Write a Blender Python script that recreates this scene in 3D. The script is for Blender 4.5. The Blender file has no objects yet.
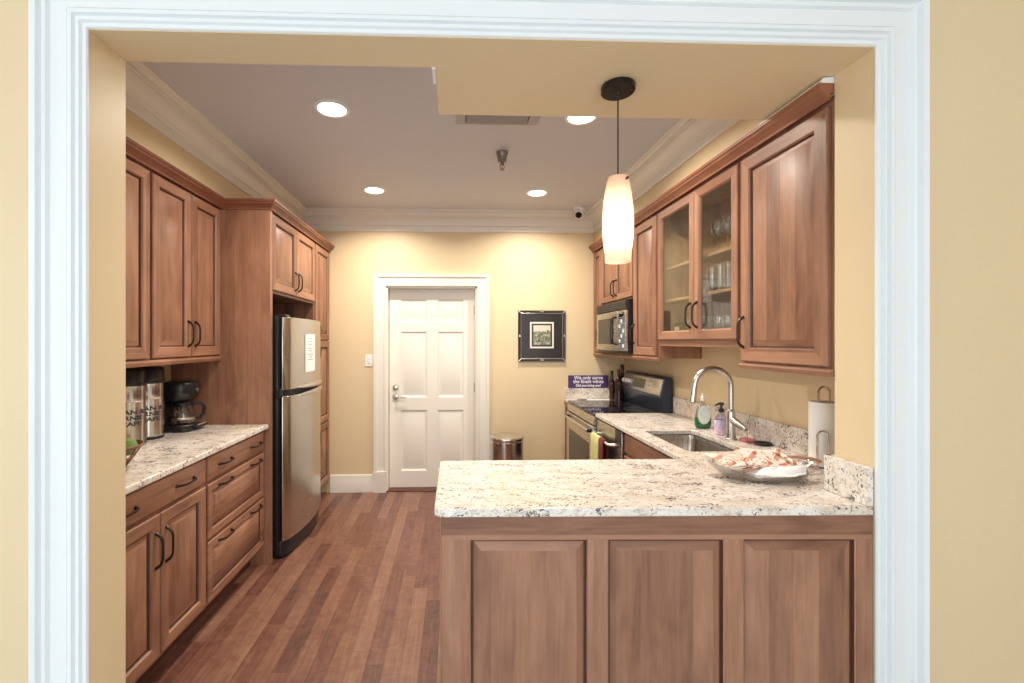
import bpy, bmesh, math, random
from mathutils import Vector, Matrix
from mathutils.geometry import tessellate_polygon, delaunay_2d_cdt
random.seed(7)
S = bpy.context.scene
C = S.collection
PI = math.pi

# ------------------------------------------------------------------ camera, world, exposure
cam_d = bpy.data.cameras.new('camera')
cam_d.sensor_width = 36.0
cam_d.lens = 450.0 / 1024 * 36.0
cam_d.shift_x = (512 - 469.93) / 1024
cam_d.clip_start = 0.05
cam = bpy.data.objects.new('camera', cam_d)
cam.location = (0, 0, 1.5)
cam.rotation_euler = (PI / 2, 0, -math.radians(1.9))
C.objects.link(cam)
S.camera = cam

W = bpy.data.worlds.new('daylight')
S.world = W
W.use_nodes = True
bg = W.node_tree.nodes['Background']
bg.inputs['Color'].default_value = (0.86, 0.93, 1.0, 1)
bg.inputs['Strength'].default_value = 0.85

S.view_settings.view_transform = 'Standard'
S.view_settings.look = 'None'
S.view_settings.gamma = 1.0
S.view_settings.use_curve_mapping = False
S.view_settings.exposure = 0.0
S.cycles.max_bounces = 10
S.cycles.diffuse_bounces = 6
S.cycles.transparent_max_bounces = 16
S.cycles.caustics_reflective = False
S.cycles.caustics_refractive = False
S.cycles.sample_clamp_indirect = 6.0

DOWNLIGHT_W = 22.0
PENDANT_W = 0.85
WARM = (1.0, 0.90, 0.77)


def daylight(name, loc, aim, sx, sy, watts, col):
    d = bpy.data.lights.new(name, 'AREA')
    d.shape = 'RECTANGLE'
    d.size, d.size_y = sx, sy
    d.energy = watts
    d.color = col
    o = bpy.data.objects.new(name, d)
    o.location = loc
    o.rotation_euler = (Vector(aim) - Vector(loc)).to_track_quat('-Z', 'Y').to_euler()
    C.objects.link(o)


# daylight of the hall's left window, and a fill light added behind the viewer
daylight('window_daylight', (-3.72, -.12, 1.5), (0, .3, 1.2), 2.1, 2.1, 34.0, (0.86, 0.95, 1.0))
daylight('hall_fill_light', (-.2, -3.15, 1.55), (-.2, 3.0, 1.45), 4.9, 2.35, 155.0, (0.97, 0.965, 1.0))

# ------------------------------------------------------------------ materials
MATS = {}


def new_mat(name):
    m = bpy.data.materials.new(name)
    m.use_nodes = True
    nt = m.node_tree
    b = nt.nodes['Principled BSDF']
    MATS[name] = m
    return m, nt, b


def N(nt, kind, **kw):
    n = nt.nodes.new(kind)
    for k, v in kw.items():
        if k in n.inputs:
            n.inputs[k].default_value = v
        else:
            setattr(n, k, v)
    return n


def L(nt, a, b):
    nt.links.new(a, b)


def math_n(nt, op, a, b=None):
    n = nt.nodes.new('ShaderNodeMath')
    n.operation = op
    for i, v in enumerate((a, b)):
        if v is None:
            continue
        if isinstance(v, (int, float)):
            n.inputs[i].default_value = v
        else:
            nt.links.new(v, n.inputs[i])
    return n.outputs[0]


def mix(nt, fac, a, b, blend='MIX'):
    n = nt.nodes.new('ShaderNodeMix')
    n.data_type = 'RGBA'
    n.blend_type = blend
    for sock, v in ((n.inputs[0], fac), (n.inputs[6], a), (n.inputs[7], b)):
        if isinstance(v, (int, float)):
            sock.default_value = v
        elif isinstance(v, tuple):
            sock.default_value = (*v[:3], 1)
        else:
            nt.links.new(v, sock)
    return n.outputs[2]


def ramp(nt, fac, stops):
    n = nt.nodes.new('ShaderNodeValToRGB')
    e = n.color_ramp.elements
    while len(e) < len(stops):
        e.new(0.5)
    for el, (p, c) in zip(e, stops):
        el.position = p
        el.color = (*c, 1) if len(c) == 3 else c
    nt.links.new(fac, n.inputs[0])
    return n.outputs[0]


def noise(nt, vec, scale, detail=3.0, rough=0.5, dist=0.0):
    n = nt.nodes.new('ShaderNodeTexNoise')
    n.inputs['Scale'].default_value = scale
    n.inputs['Detail'].default_value = detail
    n.inputs['Roughness'].default_value = rough
    n.inputs['Distortion'].default_value = dist
    if vec is not None:
        nt.links.new(vec, n.inputs['Vector'])
    return n.outputs['Fac']


def plain(name, col, rough=0.5, metal=0.0, spec=None, var=0.0, vscale=8.0, bump=0.0, bscale=200.0, coat=0.0):
    """a plain finish with a little tone variation and fine surface grain"""
    m, nt, b = new_mat(name)
    b.inputs['Roughness'].default_value = rough
    b.inputs['Metallic'].default_value = metal
    if spec is not None:
        b.inputs['Specular IOR Level'].default_value = spec
    if coat:
        b.inputs['Coat Weight'].default_value = coat
        b.inputs['Coat Roughness'].default_value = 0.05
    tc = N(nt, 'ShaderNodeTexCoord')
    f = noise(nt, tc.outputs['Object'], vscale, 3)
    dark = tuple(c * (1 - var) for c in col)
    light = tuple(min(1, c * (1 + var)) for c in col)
    L(nt, mix(nt, f, dark, light), b.inputs['Base Color'])
    if bump:
        bn = N(nt, 'ShaderNodeBump', Strength=bump, Distance=0.002)
        L(nt, noise(nt, tc.outputs['Object'], bscale, 2), bn.inputs['Height'])
        L(nt, bn.outputs[0], b.inputs['Normal'])
    return m


def wood(name, along, dark, light, rough=0.46, board=0.085):
    """stained wood; grain along z ('v') or along the face ('h')"""
    m, nt, b = new_mat(name)
    tc = N(nt, 'ShaderNodeTexCoord')
    oi = N(nt, 'ShaderNodeObjectInfo')
    sp = N(nt, 'ShaderNodeSeparateXYZ')
    L(nt, tc.outputs['Object'], sp.inputs[0])
    u = math_n(nt, 'ADD', sp.outputs[0], sp.outputs[1])
    z = sp.outputs[2]
    if along == 'h':
        u, z = z, u
    rnd = math_n(nt, 'MULTIPLY', oi.outputs['Random'], 37.0)
    cb = N(nt, 'ShaderNodeCombineXYZ')
    L(nt, math_n(nt, 'ADD', math_n(nt, 'MULTIPLY', u, 13.0), rnd), cb.inputs[0])
    L(nt, math_n(nt, 'MULTIPLY', z, 0.9), cb.inputs[1])
    L(nt, rnd, cb.inputs[2])
    g1 = noise(nt, cb.outputs[0], 4.0, 5, 0.6, 0.6)       # fine grain
    cb2 = N(nt, 'ShaderNodeCombineXYZ')
    L(nt, math_n(nt, 'ADD', math_n(nt, 'MULTIPLY', u, 3.0), rnd), cb2.inputs[0])
    L(nt, math_n(nt, 'MULTIPLY', z, 0.8), cb2.inputs[1])
    L(nt, rnd, cb2.inputs[2])
    g2 = noise(nt, cb2.outputs[0], 2.6, 3, 0.5, 1.2)      # broad figure
    wn = N(nt, 'ShaderNodeTexWhiteNoise', noise_dimensions='1D')
    L(nt, math_n(nt, 'ADD', math_n(nt, 'FLOOR', math_n(nt, 'DIVIDE', u, board)), math_n(nt, 'FLOOR', rnd)), wn.inputs['W'])
    t = math_n(nt, 'ADD', math_n(nt, 'MULTIPLY', g1, 0.42),
               math_n(nt, 'ADD', math_n(nt, 'MULTIPLY', g2, 0.55), math_n(nt, 'MULTIPLY', wn.outputs['Value'], 0.26)))
    col = ramp(nt, t, [(0.34, dark), (0.82, light)])
    L(nt, col, b.inputs['Base Color'])
    b.inputs['Roughness'].default_value = rough
    b.inputs['Coat Weight'].default_value = 0.04
    b.inputs['Coat Roughness'].default_value = 0.25
    bn = N(nt, 'ShaderNodeBump', Strength=0.06, Distance=0.002)
    L(nt, g1, bn.inputs['Height'])
    L(nt, bn.outputs[0], b.inputs['Normal'])
    return m


WD, WL = (0.160, 0.066, 0.038), (0.420, 0.215, 0.130)
wood('wood_v', 'v', WD, WL)
wood('wood_h', 'h', WD, WL)
wood('wood_crown', 'h', (0.15, 0.05, 0.026), (0.33, 0.13, 0.07))
wood('maple_inside', 'v', (0.30, 0.175, 0.085), (0.50, 0.32, 0.17), 0.45)
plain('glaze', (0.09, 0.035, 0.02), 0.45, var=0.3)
plain('toe_kick', (0.10, 0.035, 0.02), 0.5, var=0.25)


def granite(name):
    m, nt, b = new_mat(name)
    tc = N(nt, 'ShaderNodeTexCoord')
    v = tc.outputs['Object']
    mp = N(nt, 'ShaderNodeMapping')
    mp.inputs['Rotation'].default_value = (0.2, 0.1, 0.45)
    mp.inputs['Scale'].default_value = (1.0, 2.1, 1.4)
    L(nt, v, mp.inputs[0])
    s = mp.outputs[0]
    big = noise(nt, s, 5.0, 5, 0.65, 0.8)
    base = ramp(nt, big, [(0.30, (0.62, 0.55, 0.47)), (0.48, (0.80, 0.74, 0.67)), (0.66, (0.88, 0.855, 0.82))])
    tan = noise(nt, s, 19, 5, 0.68, 1.0)
    base = mix(nt, ramp(nt, tan, [(0.515, (0, 0, 0)), (0.65, (0.68, 0.65, 0.65))]), base, (0.60, 0.47, 0.34))
    grey = noise(nt, s, 42, 4, 0.7, 0.8)
    base = mix(nt, ramp(nt, grey, [(0.53, (0, 0, 0)), (0.63, (0.78, 0.75, 0.75))]), base, (0.42, 0.39, 0.38))
    spot = noise(nt, v, 95, 3, 0.6, 0.5)
    clus = noise(nt, s, 9, 4, 0.6, 0.6)
    d = math_n(nt, 'ADD', math_n(nt, 'MULTIPLY', spot, 0.66), math_n(nt, 'MULTIPLY', clus, 0.50))
    base = mix(nt, ramp(nt, d, [(0.645, (0, 0, 0)), (0.69, (0.92, 0.92, 0.92))]), base, (0.075, 0.06, 0.07))
    bur = noise(nt, s, 27, 4, 0.6, 0.8)
    base = mix(nt, ramp(nt, bur, [(0.645, (0, 0, 0)), (0.69, (0.7, 0.7, 0.7))]), base, (0.24, 0.10, 0.105))
    L(nt, base, b.inputs['Base Color'])
    b.inputs['Roughness'].default_value = 0.16
    return m


granite('granite')


def floor_mat():
    m, nt, b = new_mat('plank_floor')
    tc = N(nt, 'ShaderNodeTexCoord')
    sp = N(nt, 'ShaderNodeSeparateXYZ')
    L(nt, tc.outputs['Object'], sp.inputs[0])
    row = math_n(nt, 'FLOOR', math_n(nt, 'DIVIDE', sp.outputs[0], 0.083))
    w1 = N(nt, 'ShaderNodeTexWhiteNoise', noise_dimensions='1D')
    L(nt, row, w1.inputs['W'])
    yy = math_n(nt, 'ADD', sp.outputs[1], math_n(nt, 'MULTIPLY', w1.outputs['Value'], 3.1))
    col_i = math_n(nt, 'FLOOR', math_n(nt, 'DIVIDE', yy, 0.95))
    idc = N(nt, 'ShaderNodeCombineXYZ')
    L(nt, row, idc.inputs[0])
    L(nt, col_i, idc.inputs[1])
    w2 = N(nt, 'ShaderNodeTexWhiteNoise', noise_dimensions='2D')
    L(nt, idc.outputs[0], w2.inputs['Vector'])
    plank = w2.outputs['Value']
    cb = N(nt, 'ShaderNodeCombineXYZ')
    L(nt, math_n(nt, 'MULTIPLY', sp.outputs[0], 30.0), cb.inputs[0])
    L(nt, math_n(nt, 'MULTIPLY', sp.outputs[1], 2.2), cb.inputs[1])
    L(nt, math_n(nt, 'MULTIPLY', plank, 40.0), cb.inputs[2])
    g = noise(nt, cb.outputs[0], 1.6, 5, 0.6, 0.8)
    cb2 = N(nt, 'ShaderNodeCombineXYZ')
    L(nt, math_n(nt, 'MULTIPLY', sp.outputs[0], 5.0), cb2.inputs[0])
    L(nt, math_n(nt, 'MULTIPLY', sp.outputs[1], 9.0), cb2.inputs[1])
    L(nt, math_n(nt, 'MULTIPLY', plank, 21.0), cb2.inputs[2])
    g2 = noise(nt, cb2.outputs[0], 1.7, 3, 0.5, 1.4)
    t = math_n(nt, 'ADD', math_n(nt, 'MULTIPLY', plank, 0.34),
               math_n(nt, 'ADD', math_n(nt, 'MULTIPLY', g, 0.50), math_n(nt, 'MULTIPLY', g2, 0.36)))
    col = ramp(nt, t, [(0.30, (0.052, 0.021, 0.018)), (0.49, (0.128, 0.050, 0.036)), (0.63, (0.185, 0.082, 0.055)), (0.86, (0.275, 0.148, 0.098))])
    fx = math_n(nt, 'FRACT', math_n(nt, 'DIVIDE', sp.outputs[0], 0.083))
    fy = math_n(nt, 'FRACT', math_n(nt, 'DIVIDE', yy, 0.95))
    seam = math_n(nt, 'MAXIMUM', math_n(nt, 'LESS_THAN', fx, 0.022), math_n(nt, 'LESS_THAN', fy, 0.0026))
    col = mix(nt, math_n(nt, 'MULTIPLY', seam, 0.65), col, (0.05, 0.018, 0.012))
    L(nt, col, b.inputs['Base Color'])
    rr = N(nt, 'ShaderNodeMapRange')
    rr.inputs['To Min'].default_value = 0.24
    rr.inputs['To Max'].default_value = 0.40
    L(nt, g, rr.inputs['Value'])
    L(nt, rr.outputs[0], b.inputs['Roughness'])
    bn = N(nt, 'ShaderNodeBump', Strength=0.15, Distance=0.0015)
    L(nt, math_n(nt, 'SUBTRACT', 1.0, seam), bn.inputs['Height'])
    L(nt, bn.outputs[0], b.inputs['Normal'])
    return m


floor_mat()
plain('wall_paint', (0.735, 0.592, 0.375), 0.48, var=0.03, vscale=1.5, bump=0.05, bscale=160)
plain('ceiling_paint', (0.65, 0.665, 0.70), 0.7, var=0.02, vscale=1.2)
plain('bounce_floor', (0.50, 0.56, 0.63), 0.95, var=0.06, vscale=30, bump=0.4, bscale=300)
plain('trim_white', (0.80, 0.835, 0.86), 0.30, var=0.015, vscale=3)
plain('door_white', (0.78, 0.745, 0.67), 0.38, var=0.015, vscale=3)
plain('bronze', (0.035, 0.024, 0.02), 0.35, 0.7, var=0.2)
plain('black_plastic', (0.012, 0.012, 0.014), 0.28, var=0.1)
plain('black_matte', (0.02, 0.019, 0.02), 0.55, var=0.1)
plain('black_glass', (0.006, 0.006, 0.008), 0.05, spec=0.7)
plain('chrome', (0.75, 0.74, 0.72), 0.12, 1.0, var=0.03)
plain('nickel', (0.62, 0.58, 0.52), 0.22, 1.0, var=0.03)
plain('brushed_dark', (0.30, 0.28, 0.27), 0.35, 1.0, var=0.08)
plain('white_plastic', (0.82, 0.82, 0.80), 0.35, var=0.02)
plain('paper_white', (0.88, 0.88, 0.88), 0.85, var=0.02, vscale=20, bump=0.15, bscale=260)
plain('ink', (0.05, 0.05, 0.06), 0.7)
plain('grey_ink', (0.45, 0.45, 0.46), 0.7)
plain('dark_cavity', (0.16, 0.155, 0.15), 0.8)
plain('vent_grey', (0.42, 0.41, 0.40), 0.5, 0.2, var=0.05)
plain('pink_cloth', (0.72, 0.26, 0.27), 0.85, var=0.15, vscale=60, bump=0.4, bscale=150)
plain('towel_green', (0.60, 0.62, 0.26), 0.9, var=0.10, vscale=40, bump=0.5, bscale=220)
plain('pot_red', (0.17, 0.03, 0.028), 0.8, var=0.15, vscale=40)
plain('wicker', (0.22, 0.10, 0.05), 0.6, var=0.3, vscale=60)
plain('leaf_green', (0.16, 0.27, 0.09), 0.55, var=0.25, vscale=40)
plain('salmon', (0.70, 0.32, 0.22), 0.6, var=0.25, vscale=40)
plain('tan_wood', (0.66, 0.41, 0.29), 0.5, var=0.15, vscale=50)
plain('soap_green', (0.01, 0.12, 0.055), 0.12, spec=0.6)
plain('label_pale', (0.70, 0.82, 0.78), 0.5, var=0.08, vscale=70)
plain('wine_dark', (0.045, 0.008, 0.012), 0.08, spec=0.6)
plain('bottle_amber', (0.045, 0.018, 0.010), 0.08, spec=0.6)
plain('bottle_black', (0.012, 0.012, 0.014), 0.08, spec=0.6)
plain('bottle_label_dark', (0.05, 0.014, 0.014), 0.6)
plain('foil_green', (0.015, 0.04, 0.015), 0.35, 0.4)
plain('foil_blue', (0.012, 0.012, 0.03), 0.35, 0.4)
plain('label_cream', (0.70, 0.63, 0.45), 0.6, var=0.1, vscale=50)
plain('frame_black', (0.018, 0.014, 0.012), 0.3, var=0.2)
plain('frame_silver', (0.55, 0.52, 0.45), 0.3, 0.8, var=0.1)
plain('mat_board', (0.030, 0.025, 0.025), 0.25, var=0.25, vscale=12, spec=0.25)
plain('mat_cream', (0.80, 0.76, 0.64), 0.6)
plain('display_green', (0.06, 0.075, 0.035), 0.15)
plain('btn_white', (0.75, 0.76, 0.76), 0.4)
plain('btn_blue', (0.10, 0.17, 0.26), 0.3)
plain('burner_ring', (0.10, 0.10, 0.11), 0.25)
plain('lens_dark', (0.01, 0.01, 0.012), 0.08)
plain('copper', (0.45, 0.30, 0.18), 0.3, 1.0, var=0.05)
plain('navy_paint', (0.010, 0.022, 0.045), 0.25, spec=0.6)


def steel(name, col, rough, stretch=(1, 1, 60)):
    m, nt, b = new_mat(name)
    b.inputs['Metallic'].default_value = 1.0
    tc = N(nt, 'ShaderNodeTexCoord')
    mp = N(nt, 'ShaderNodeMapping')
    mp.inputs['Scale'].default_value = stretch
    L(nt, tc.outputs['Object'], mp.inputs[0])
    f = noise(nt, mp.outputs[0], 6, 3)
    L(nt, mix(nt, f, tuple(c * 0.93 for c in col), tuple(min(1, c * 1.05) for c in col)), b.inputs['Base Color'])
    rr = N(nt, 'ShaderNodeMapRange')
    rr.inputs['To Min'].default_value = rough * 0.85
    rr.inputs['To Max'].default_value = rough * 1.2
    L(nt, f, rr.inputs['Value'])
    L(nt, rr.outputs[0], b.inputs['Roughness'])
    return m


steel('steel', (0.66, 0.63, 0.59), 0.27)
steel('steel_fridge', (0.60, 0.56, 0.50), 0.25)
steel('steel_can', (0.62, 0.60, 0.58), 0.20, (1, 1, 1))
steel('steel_sink', (0.52, 0.47, 0.42), 0.26, (30, 1, 1))
steel('steel_faucet', (0.60, 0.585, 0.57), 0.24)


def clear(name, tint=(1, 1, 1), base=0.05, edge=0.85, rough=0.02):
    """thin clear glass: what lies behind shows through, with a sheen that grows toward the edges"""
    m, nt, b = new_mat(name)
    out = nt.nodes['Material Output']
    nt.nodes.remove(b)
    tr = N(nt, 'ShaderNodeBsdfTransparent')
    tr.inputs[0].default_value = (*tint, 1)
    gl = N(nt, 'ShaderNodeBsdfGlossy')
    gl.inputs['Roughness'].default_value = rough
    lw = N(nt, 'ShaderNodeLayerWeight')
    lw.inputs['Blend'].default_value = 0.35
    rr = N(nt, 'ShaderNodeMapRange')
    rr.inputs['To Min'].default_value = base
    rr.inputs['To Max'].default_value = edge
    L(nt, lw.outputs['Facing'], rr.inputs['Value'])
    ms = N(nt, 'ShaderNodeMixShader')
    L(nt, rr.outputs[0], ms.inputs[0])
    L(nt, tr.outputs[0], ms.inputs[1])
    L(nt, gl.outputs[0], ms.inputs[2])
    L(nt, ms.outputs[0], out.inputs[0])
    return m


clear('pane_glass', (0.95, 0.96, 0.95), 0.03, 0.22, 0.0)
clear('drink_glass', (0.96, 0.97, 0.97), 0.11, 0.85, 0.05)
clear('crystal', (0.99, 0.99, 1.0), 0.06, 0.55, 0.08)
clear('soap_clear', (0.86, 0.84, 0.92), 0.10, 0.7, 0.05)
clear('carafe_glass', (0.75, 0.72, 0.68), 0.10, 0.7)


def emit(name, col, strength):
    m, nt, b = new_mat(name)
    b.inputs['Base Color'].default_value = (*col, 1)
    b.inputs['Emission Color'].default_value = (*col, 1)
    b.inputs['Emission Strength'].default_value = strength
    return m


emit('lamp_lens', (1.0, 0.93, 0.80), 9.0)
emit('bulb_glow', (1.0, 0.85, 0.65), 3.0)


def shade_mat():
    m, nt, b = new_mat('opal_shade')
    out = nt.nodes['Material Output']
    b.inputs['Base Color'].default_value = (0.9, 0.70, 0.58, 1)
    b.inputs['Roughness'].default_value = 0.25
    tl = N(nt, 'ShaderNodeBsdfTranslucent')
    tl.inputs[0].default_value = (1.0, 0.80, 0.64, 1)
    ms = N(nt, 'ShaderNodeMixShader')
    ms.inputs[0].default_value = 0.62
    L(nt, b.outputs[0], ms.inputs[1])
    L(nt, tl.outputs[0], ms.inputs[2])
    L(nt, ms.outputs[0], out.inputs[0])
    return m


shade_mat()


def napkin_mat():
    m, nt, b = new_mat('leaf_napkin')
    tc = N(nt, 'ShaderNodeTexCoord')
    v = tc.outputs['Object']
    n1 = noise(nt, v, 11, 3, 0.6, 2.2)
    n2 = noise(nt, v, 33, 3, 0.55, 1.0)
    leafc = ramp(nt, n2, [(0.35, (0.36, 0.09, 0.05)), (0.52, (0.55, 0.21, 0.14)), (0.68, (0.62, 0.42, 0.25))])
    f = ramp(nt, n1, [(0.50, (0, 0, 0)), (0.54, (1, 1, 1))])
    L(nt, mix(nt, f, (0.78, 0.73, 0.64), leafc), b.inputs['Base Color'])
    b.inputs['Roughness'].default_value = 0.8
    return m


napkin_mat()


def flower_label():
    m, nt, b = new_mat('flower_label')
    tc = N(nt, 'ShaderNodeTexCoord')
    n1 = noise(nt, tc.outputs['Object'], 55, 2, 0.5, 0.8)
    c = ramp(nt, n1, [(0.40, (0.45, 0.50, 0.80)), (0.5, (0.80, 0.78, 0.85)), (0.58, (0.80, 0.30, 0.55)), (0.7, (0.85, 0.70, 0.80))])
    L(nt, c, b.inputs['Base Color'])
    b.inputs['Roughness'].default_value = 0.35
    return m


flower_label()


def photo_print():
    """a small grey-green landscape print: pale sky over a mottled field"""
    m, nt, b = new_mat('landscape_print')
    tc = N(nt, 'ShaderNodeTexCoord')
    sp = N(nt, 'ShaderNodeSeparateXYZ')
    L(nt, tc.outputs['Object'], sp.inputs[0])
    n1 = noise(nt, tc.outputs['Object'], 45, 4, 0.65, 0.5)
    h = math_n(nt, 'ADD', math_n(nt, 'MULTIPLY', sp.outputs[2], 3.0), math_n(nt, 'MULTIPLY', n1, 0.25))
    land = ramp(nt, n1, [(0.35, (0.06, 0.07, 0.04)), (0.55, (0.24, 0.24, 0.15)), (0.68, (0.62, 0.60, 0.50))])
    f = math_n(nt, 'GREATER_THAN', h, 0.27)
    L(nt, mix(nt, f, land, (0.62, 0.60, 0.50)), b.inputs['Base Color'])
    b.inputs['Roughness'].default_value = 0.25
    return m


photo_print()
plain('sign_purple', (0.075, 0.035, 0.14), 0.55, var=0.35, vscale=25)
plain('sign_white', (0.85, 0.83, 0.90), 0.6)


# ------------------------------------------------------------------ mesh building
class MB:
    """collects shapes in room coordinates, then links them as ONE mesh object"""

    def __init__(s):
        s.v, s.f, s.m, s.mats = [], [], [], []

    def mi(s, mat):
        if mat not in s.mats:
            s.mats.append(mat)
        return s.mats.index(mat)

    def add(s, verts, faces, mat):
        o = len(s.v)
        s.v += [tuple(p) for p in verts]
        k = s.mi(mat)
        for f in faces:
            s.f.append(tuple(i + o for i in f))
            s.m.append(k)
        return s

    def box(s, x0, x1, y0, y1, z0, z1, mat):
        x0, x1 = sorted((x0, x1)); y0, y1 = sorted((y0, y1)); z0, z1 = sorted((z0, z1))
        vs = [(x, y, z) for x in (x0, x1) for y in (y0, y1) for z in (z0, z1)]
        fs = [(0, 1, 3, 2), (4, 6, 7, 5), (0, 4, 5, 1), (2, 3, 7, 6), (0, 2, 6, 4), (1, 5, 7, 3)]
        return s.add(vs, fs, mat)

    def cbox(s, c, half, mat, rot=None):
        vs = []
        for x in (-1, 1):
            for y in (-1, 1):
                for z in (-1, 1):
                    p = Vector((x * half[0], y * half[1], z * half[2]))
                    if rot is not None:
                        p = rot @ p
                    vs.append(tuple(Vector(c) + p))
        fs = [(0, 1, 3, 2), (4, 6, 7, 5), (0, 4, 5, 1), (2, 3, 7, 6), (0, 2, 6, 4), (1, 5, 7, 3)]
        return s.add(vs, fs, mat)

    def loft(s, rings, mat, cap0=True, cap1=True, close=True):
        n = len(rings[0])
        vs = [p for r in rings for p in r]
        fs = []
        for i in range(len(rings) - 1):
            for j in range(n if close else n - 1):
                k = (j + 1) % n
                fs.append((i * n + j, i * n + k, (i + 1) * n + k, (i + 1) * n + j))
        if cap0:
            fs.append(tuple(reversed(range(n))))
        if cap1:
            fs.append(tuple(range((len(rings) - 1) * n, len(rings) * n)))
        return s.add(vs, fs, mat)

    def lathe(s, c, prof, mat, seg=32, axis='z', cap0=True, cap1=True, sx=1.0, sy=1.0):
        """prof: list of (radius, height) about the axis through c"""
        rings = []
        for r, h in prof:
            ring = []
            for i in range(seg):
                a = 2 * PI * i / seg
                p, q = r * math.cos(a) * sx, r * math.sin(a) * sy
                if axis == 'z':
                    ring.append((c[0] + p, c[1] + q, c[2] + h))
                elif axis == 'y':
                    ring.append((c[0] + p, c[1] + h, c[2] + q))
                else:
                    ring.append((c[0] + h, c[1] + p, c[2] + q))
            rings.append(ring)
        return s.loft(rings, mat, cap0, cap1)

    def tube(s, pts, rad, mat, seg=10, caps=True):
        pts = [Vector(p) for p in pts]
        rads = rad if isinstance(rad, (list, tuple)) else [rad] * len(pts)
        rings = []
        up = None
        for i, p in enumerate(pts):
            t = (pts[min(i + 1, len(pts) - 1)] - pts[max(i - 1, 0)]).normalized()
            if up is None:
                up = Vector((0, 0, 1)) if abs(t.z) < 0.9 else Vector((0, 1, 0))
            a = t.cross(up).normalized()
            up = a.cross(t).normalized()
            rings.append([tuple(p + rads[i] * (math.cos(2 * PI * k / seg) * a + math.sin(2 * PI * k / seg) * up)) for k in range(seg)])
        return s.loft(rings, mat, caps, caps)

    def prism(s, poly, z0, z1, mat, holes=()):
        """poly (and holes): xy outlines, extruded in z"""
        loops = [list(poly)] + [list(h) for h in holes]
        flat = [p for l in loops for p in l]
        if holes:
            edges, o = [], 0
            for l in loops:
                edges += [(o + k, o + (k + 1) % len(l)) for k in range(len(l))]
                o += len(l)
            res = delaunay_2d_cdt([Vector(p) for p in flat], edges, [], 0, 1e-6)
            back = [src[0] for src in res[3]]

            def inside(p, l):
                c = False
                for k in range(len(l)):
                    a, q = l[k - 1], l[k]
                    if (a[1] > p[1]) != (q[1] > p[1]) and p[0] < (q[0] - a[0]) * (p[1] - a[1]) / (q[1] - a[1]) + a[0]:
                        c = not c
                return c

            tris = []
            for f in res[2]:
                t = [back[k] for k in f]
                m = (sum(flat[k][0] for k in t) / 3, sum(flat[k][1] for k in t) / 3)
                if inside(m, loops[0]) and not any(inside(m, h) for h in loops[1:]):
                    tris.append(t)
        else:
            tris = tessellate_polygon([[Vector((p[0], p[1], 0)) for p in flat]])
        n = len(flat)
        vs = [(p[0], p[1], z0) for p in flat] + [(p[0], p[1], z1) for p in flat]
        fs = []
        for t in tris:
            fs.append(tuple(t)); fs.append(tuple(i + n for i in reversed(t)))
        o = 0
        for l in loops:
            for j in range(len(l)):
                a, b = o + j, o + (j + 1) % len(l)
                fs.append((a, b, b + n, a + n))
            o += len(l)
        return s.add(vs, fs, mat)

    def rings(s, fr, rects, mats, cap_mat):
        """nested rectangles (u0,u1,v0,v1,n) lofted through frame fr(u,v,n)"""
        prev = None
        for i, (u0, u1, v0, v1, n) in enumerate(rects):
            ring = [fr(u0, v0, n), fr(u1, v0, n), fr(u1, v1, n), fr(u0, v1, n)]
            if prev is not None:
                m = mats[i - 1]
                for j in range(4):
                    k = (j + 1) % 4
                    mm = m
                    if m == 'wood_v' and j in (0, 2):
                        mm = 'wood_h'
                    s.add([prev[j], prev[k], ring[k], ring[j]], [(0, 1, 2, 3)], mm)
            prev = ring
        s.add(prev, [(0, 1, 2, 3)], cap_mat)
        return s

    def build(s, name, parent=None, org=(0, 0, 0), bevel=0.0, seg=2, angle=35, merge=True, smooth=True):
        me = bpy.data.meshes.new(name)
        me.from_pydata([(p[0] - org[0], p[1] - org[1], p[2] - org[2]) for p in s.v], [], s.f)
        for mt in s.mats:
            me.materials.append(MATS[mt])
        me.polygons.foreach_set('material_index', s.m)
        bm = bmesh.new()
        bm.from_mesh(me)
        if merge:
            bmesh.ops.remove_doubles(bm, verts=bm.verts, dist=1e-5)
        bmesh.ops.recalc_face_normals(bm, faces=bm.faces)
        bm.to_mesh(me)
        bm.free()
        if smooth:
            me.polygons.foreach_set('use_smooth', [True] * len(me.polygons))
            me.set_sharp_from_angle(angle=math.radians(angle))
        o = bpy.data.objects.new(name, me)
        C.objects.link(o)
        if parent is not None:
            o.parent = parent
        else:
            o.location = org
        if bevel:
            b = o.modifiers.new('bevel', 'BEVEL')
            b.width = bevel
            b.segments = seg
            b.limit_method = 'ANGLE'
            b.angle_limit = math.radians(40)
            b.harden_normals = False
        return o


class Thing:
    def __init__(s, name, label, cat, org, group=None):
        o = bpy.data.objects.new(name, None)
        o.empty_display_size = 0.05
        o.location = org
        C.objects.link(o)
        o['label'] = label
        o['category'] = cat
        if group:
            o['group'] = group
        s.o, s.org = o, org

    def part(s, mb, name, parent=None, label=None, **kw):
        p = mb.build(name, parent or s.o, s.org, **kw)
        if label:
            p['label'] = label
        return p


def single(mb, name, label, cat, org, group=None, **kw):
    o = mb.build(name, None, org, **kw)
    o['label'] = label
    o['category'] = cat
    if group:
        o['group'] = group
    return o


def struct(mb, name, org=(0, 0, 0), **kw):
    o = mb.build(name, None, org, **kw)
    o['kind'] = 'structure'
    return o


def copy_tree(o, parent=None):
    c = o.copy()
    C.objects.link(c)
    if parent is not None:
        c.parent = parent
    for ch in [x for x in o.children]:
        copy_tree(ch, c)
    return c


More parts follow.
